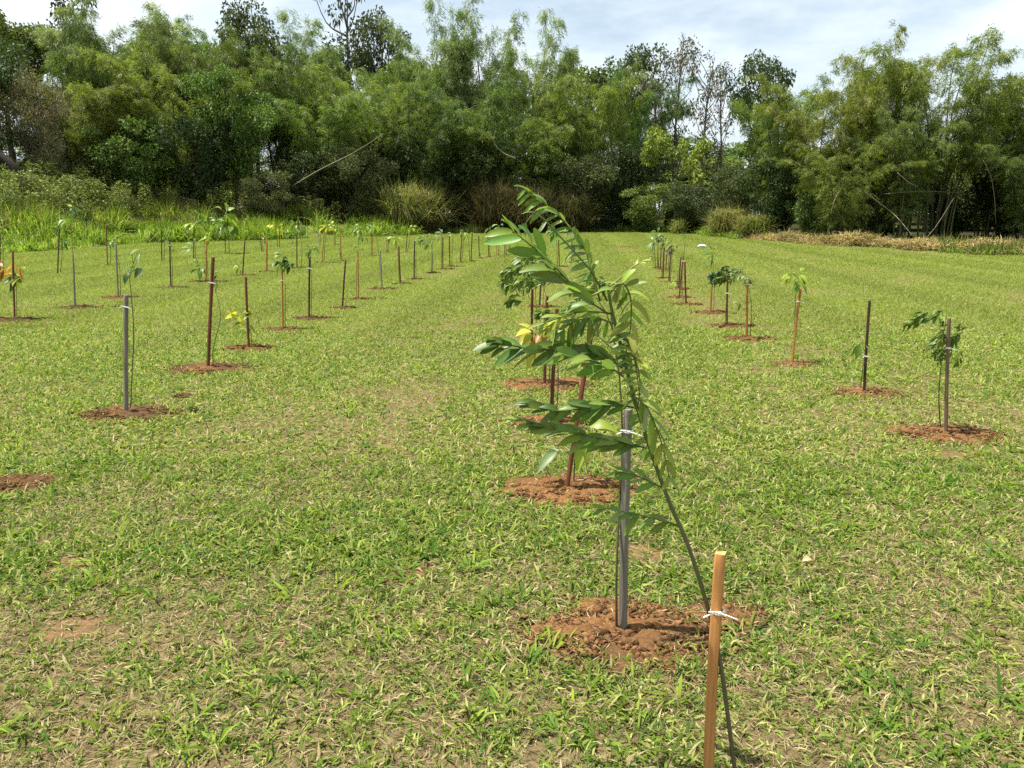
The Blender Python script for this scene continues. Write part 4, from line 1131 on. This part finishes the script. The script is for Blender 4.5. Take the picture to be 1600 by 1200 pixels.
count = {}
for s in T:
    row = s['row']
    count[row] = count.get(row, 0) + 1
    o_ = ORD[count[row] - 1]
    g = s['g']
    Yd = g.y
    near = Yd < 9
    top = at(*s['top'], Yd)
    vec = top - g
    where = f"{o_} from the front in the {ROWS[row]}"
    lean = 'leaning ' if abs(vec.x) > 0.09 * vec.z else ''
    root = empty('wooden_stake', g, f"{lean}{CNAME[s['col']]} wooden stake, {where}", 'stake', 'wooden stakes marking the saplings')
    col = np.array(s['col']) * rng.uniform(0.85, 1.15)
    th = s['th'] * (1.0 if Yd < 14 else 1.1)
    sm_ = stake_mesh(vec, th, col, rng.uniform(0.35, 1.0) if s['tie'] != 950 else 0.42, near)
    sm_.obj('post', M_WOOD, root)
    if s['tie']:
        f = (s['base'][1] - s['tie']) / (s['base'][1] - s['top'][1])
        tie_mesh(np.array(vec) * f, th * (0.85 if near else 1.1)).obj('string_tie', M_TIE, root)
    if s['soil']:
        r = s['soil'] / F * Yd * (1 if Yd < 12 else 0.85)
        soil_patch(Vector((g.x + 0.03, g.y + 0.02, g.z)), r, r * 0.66, near, f"red dug soil round the foot of the {o_} stake in the {ROWS[row]}")
    if s['stem']:
        dpt = Yd + 0.03
        g2 = ground(*s['stem'][0])
        dpt = min(max(g2.y, Yd - 0.1), Yd + 0.12)
        b0 = Vector((at(*s['stem'][0], dpt).x, dpt, float(Zg(g2.x, dpt))))
        sroot = empty('sapling', b0, f"{s['words']} by the {o_} stake, {ROWS[row]}", 'sapling', 'young saplings tied to stakes')
        pts = [Vector((0, 0, -0.02))] + [at(px, py, dpt + rng.normal(0, 0.015)) - b0 for px, py in s['stem'][1:]]
        mb = MB()
        rs = max(0.0045, 0.8 / F * Yd * 0.55)
        SP = spline(pts, 14)
        tube(mb, SP, [rs * 1.2, rs * 0.9, rs * 0.5], (0.10, 0.075, 0.04), 6, (0.13, 0.15, 0.05))
        # twigs to the leaf groups
        fol = MB()
        for (cx, cy, rx, ry, n, lp, lc, st) in s['leaves']:
            px_m = Yd / F
            c = at(cx, cy, dpt) - b0
            j = np.argmin(np.linalg.norm(SP - np.array(c), axis=1))
            tw0 = SP[max(0, j - 1)]
            tube(mb, [tw0, (tw0 + np.array(c)) / 2 + np.array([0, 0, 0.01]), np.array(c)], [rs * 0.55, rs * 0.35], (0.11, 0.12, 0.04), 5)
            L0 = lp * px_m
            RX, RZ = rx * px_m, ry * px_m
            for i in range(n):
                v = unit(rng.normal(size=3)) * rng.uniform(0.3, 1)
                p = np.array(c) + v * np.array([RX, min(RX, 0.14), RZ])
                if st == 'p':
                    # a small compound leaf, drooping and blown to the left
                    d = np.array([v[0] * 0.8 - 0.45, v[1] * 0.6, 0.25 + 0.3 * rng.normal()])
                    d = unit(d)
                    e1 = p + d * L0 * 0.55; e2 = e1 + (d * 0.45 + np.array([-0.15, 0, -0.55])) * L0 * 0.55
                    pinnate(fol, [p, e1, e2], L0 * 0.34, L0 * 0.11, lc, L0 * 0.11, 0.5, 0.5, 'o', (0.12, 0.16, 0.04), max(0.001, px_m * 0.35), wind=(-0.25, 0, 0))
                    if np.linalg.norm(p - SP[j]) > 0.02 and i % 2 == 0:
                        tube(mb, [np.array(c), p], [rs * 0.3, rs * 0.2], (0.12, 0.14, 0.05), 4)
                else:
                    d = v + np.array([-0.3, 0, -0.15])
                    up = np.array([0, -0.3, 1]) + rng.normal(0, 0.4, 3)
                    wr = 0.46 if st == 'b' else 0.22
                    cc = np.array(lc) * rng.uniform(0.7, 1.3)
                    leaf(fol, p, d, up, L0 * rng.uniform(0.75, 1.2), L0 * wr * rng.uniform(0.8, 1.2), cc, st, rng.uniform(0.15, 0.6), rng.uniform(0.1, 0.5), rng.uniform(0, 0.1))
                    tube(mb, [np.array(c), p], [rs * 0.3, rs * 0.2], (0.12, 0.14, 0.05), 4)
        mb.obj('stem', M_STEM, sroot, smooth=True)
        fol.obj('leaves', M_LEAF, sroot, smooth=True)

for (px, py, hw, lab) in BARE_SOIL:
    g = ground(px, py)
    r = hw / F * g.y
    soil_patch(g, r, r * 0.66, g.y < 9, lab)

# ------------------------------------------------------------------ the large foreground sapling
YS = 1.93
def q(px, py, dy=0.0):
    return at(px, py, YS + dy)
b0 = Vector((q(1160, 1250).x, YS, 0.0))
big = empty('sapling', b0, 'large foreground sapling with long pinnate leaves blown left, leaning from the nearest orange stake', 'sapling', 'young saplings tied to stakes')
stem_px = [(1148, 1200, 0.0), (1128, 1050, 0.01), (1110, 965, 0.03), (1078, 860, 0.05), (1042, 775, 0.07), (1012, 690, 0.08), (988, 610, 0.09), (970, 540, 0.09), (955, 480, 0.09), (949, 440, 0.09)]
SP = [Vector((0, 0, -0.03))] + [q(*p) - b0 for p in stem_px]
mb = MB()
P = spline(SP, 40)
w = np.linspace(0, 1, 40)
tube(mb, P, [0.0066, 0.006, 0.0056, 0.005, 0.0036], (0.10, 0.075, 0.05), 8, (0.10, 0.16, 0.03))
mb.obj('stem', M_STEM, big, smooth=True)

DG, MG, LG = (0.075, 0.145, 0.026), (0.115, 0.20, 0.036), (0.18, 0.26, 0.05)
def big_leaf(pts, L, W, col, gap, hang=0.5, fwd=0.7, sides=(-1, 1), wind=(-0.45, 0, 0), dy=0.0, rc=(0.14, 0.19, 0.05), ddy=0.0):
    m = MB()
    n = len(pts)
    pp = [np.array(q(a, b, 0.09 + dy + ddy * i / max(1, n - 1)) - b0) for i, (a, b) in enumerate(pts)]
    pinnate(m, pp, L, W, col, gap, hang, fwd, 'o', rc, 0.0021, sides, wind=wind)
    m.obj('leaf', M_LEAF, big, smooth=True)
# top leaves
big_leaf([(938, 470), (923, 423), (914, 390), (880, 343), (850, 318), (822, 297)], 0.048, 0.0146, MG, 0.0202, 0.35, 0.5, dy=0.04, ddy=0.1, wind=(-0.35, 0, 0))
big_leaf([(949, 470), (920, 417), (887, 383), (862, 355), (837, 331), (822, 348)], 0.034, 0.0091, MG, 0.0448, 0.9, 0.2, dy=0.02, ddy=-0.05)
big_leaf([(950, 490), (915, 466), (885, 436), (855, 404), (825, 380), (803, 362)], 0.090, 0.0255, MG, 0.0336, 0.05, 0.8, dy=-0.02, ddy=-0.10, wind=(-0.4, 0, 0))
big_leaf([(955, 490), (925, 486), (895, 490), (850, 505)], 0.048, 0.0128, LG, 0.0291, 0.4, 0.5, dy=0.0, ddy=-0.06)
big_leaf([(960, 505), (930, 497), (905, 500), (868, 516)], 0.049, 0.0137, MG, 0.0157, 0.7, 0.1, dy=-0.02, ddy=-0.04, wind=(-0.2, 0, 0))
# the long left leaf
big_leaf([(972, 575), (940, 553), (900, 545), (850, 547), (800, 540), (775, 534)], 0.069, 0.0219, DG, 0.0224, 0.22, 0.9, dy=0.0, ddy=-0.1, wind=(-0.5, 0, 0))
big_leaf([(974, 588), (950, 572), (920, 562), (885, 556)], 0.072, 0.0219, MG, 0.0381, 0.30, 0.8, dy=-0.03, ddy=-0.12, wind=(-0.4, 0, 0))
big_leaf([(990, 637), (960, 632), (920, 636), (870, 642), (832, 630)], 0.063, 0.0192, DG, 0.0224, 0.12, 1.1, dy=0.0, ddy=0.05, wind=(-0.5, 0, 0))
big_leaf([(1010, 700), (975, 692), (930, 684), (880, 672), (820, 656)], 0.065, 0.0201, MG, 0.0224, 0.12, 1.1, dy=0.0, ddy=-0.08, wind=(-0.5, 0, 0))
big_leaf([(1038, 764), (1015, 752), (990, 742), (972, 738)], 0.054, 0.0182, MG, 0.0291, 0.05, 1.1, dy=0.0, wind=(-0.5, 0, 0))
big_leaf([(1062, 822), (1030, 812), (990, 803), (945, 794)], 0.048, 0.0164, MG, 0.0403, 0.35, 0.6, dy=0.0, ddy=-0.05, wind=(-0.4, 0, 0))
# right-hand leaves folded along the stem
big_leaf([(951, 460), (972, 442), (986, 470), (984, 520), (978, 552)], 0.048, 0.0164, LG, 0.0168, 0.25, 0.2, dy=-0.03, wind=(-0.15, 0, 0))
big_leaf([(963, 520), (985, 540), (994, 575), (998, 610)], 0.040, 0.0119, MG, 0.0134, 0.0, 0.1, sides=(-1,), dy=-0.03, wind=(-0.5, 0, 0.1))
big_leaf([(972, 548), (992, 560), (1000, 600), (996, 640)], 0.038, 0.0128, LG, 0.0224, 0.5, 0.5, sides=(1,), dy=-0.04, wind=(0.2, 0, 0))
big_leaf([(992, 620), (1008, 632), (1022, 660), (1036, 700), (1045, 745)], 0.054, 0.0182, LG, 0.0291, 0.5, 0.7, dy=-0.05, wind=(0.0, 0, 0))
big_leaf([(985, 615), (998, 650), (1012, 690), (1026, 720)], 0.033, 0.0119, MG, 0.0179, 0.3, 0.3, sides=(-1,), dy=-0.01, wind=(-0.3, 0, 0))
# pale growing tip bending right
m = MB()
tp = spline([np.array(q(a, b, 0.09) - b0) for a, b in [(925, 462), (945, 452), (965, 438), (985, 420), (1004, 408)]], 14)
tube(m, tp, [0.0032, 0.0028, 0.0014], (0.28, 0.28, 0.08), 6)
for i in range(2, 14):
    leaf(m, tp[i], np.array([rng.uniform(-0.3, 0.8), rng.normal(0, 0.4), rng.uniform(-0.6, 0.7)]), (0, -0.5, 1), rng.uniform(0.012, 0.026), 0.006, (0.30, 0.30, 0.07), 'o', 0.2)
m.obj('shoot', M_LEAF, big, smooth=True)

# ------------------------------------------------------------------ small things lying on the lawn
g = ground(1262, 884)
m = MB()
leaf(m, (-0.03, 0, 0.02), (1, 0.25, 0.08), (0, -0.4, 1), 0.065, 0.034, (0.50, 0.36, 0.22), 'b', 0.2, 0.7, 0.18)
tube(m, [(-0.03, 0, 0.02), (-0.05, -0.005, 0.012)], 0.0012, (0.3, 0.2, 0.1), 5)
tag(m.obj('fallen_leaf', M_LEAF, loc=g, smooth=True), 'curled pale brown dry leaf lying on the lawn right of the nearest stake', 'leaf')
g = ground(1097, 387)
m = MB()
P = spline([(-0.22, 0, 0.05), (-0.08, 0.02, 0.09), (0.1, -0.02, 0.08), (0.22, 0, 0.04)], 10)
tube(m, P, [0.02, 0.06, 0.055, 0.02], (0.7, 0.7, 0.66), 8)
tag(m.obj('plastic_scrap', M_TIE, loc=g, smooth=True), 'small white scrap lying on the far lawn beside the right-hand row', 'litter')
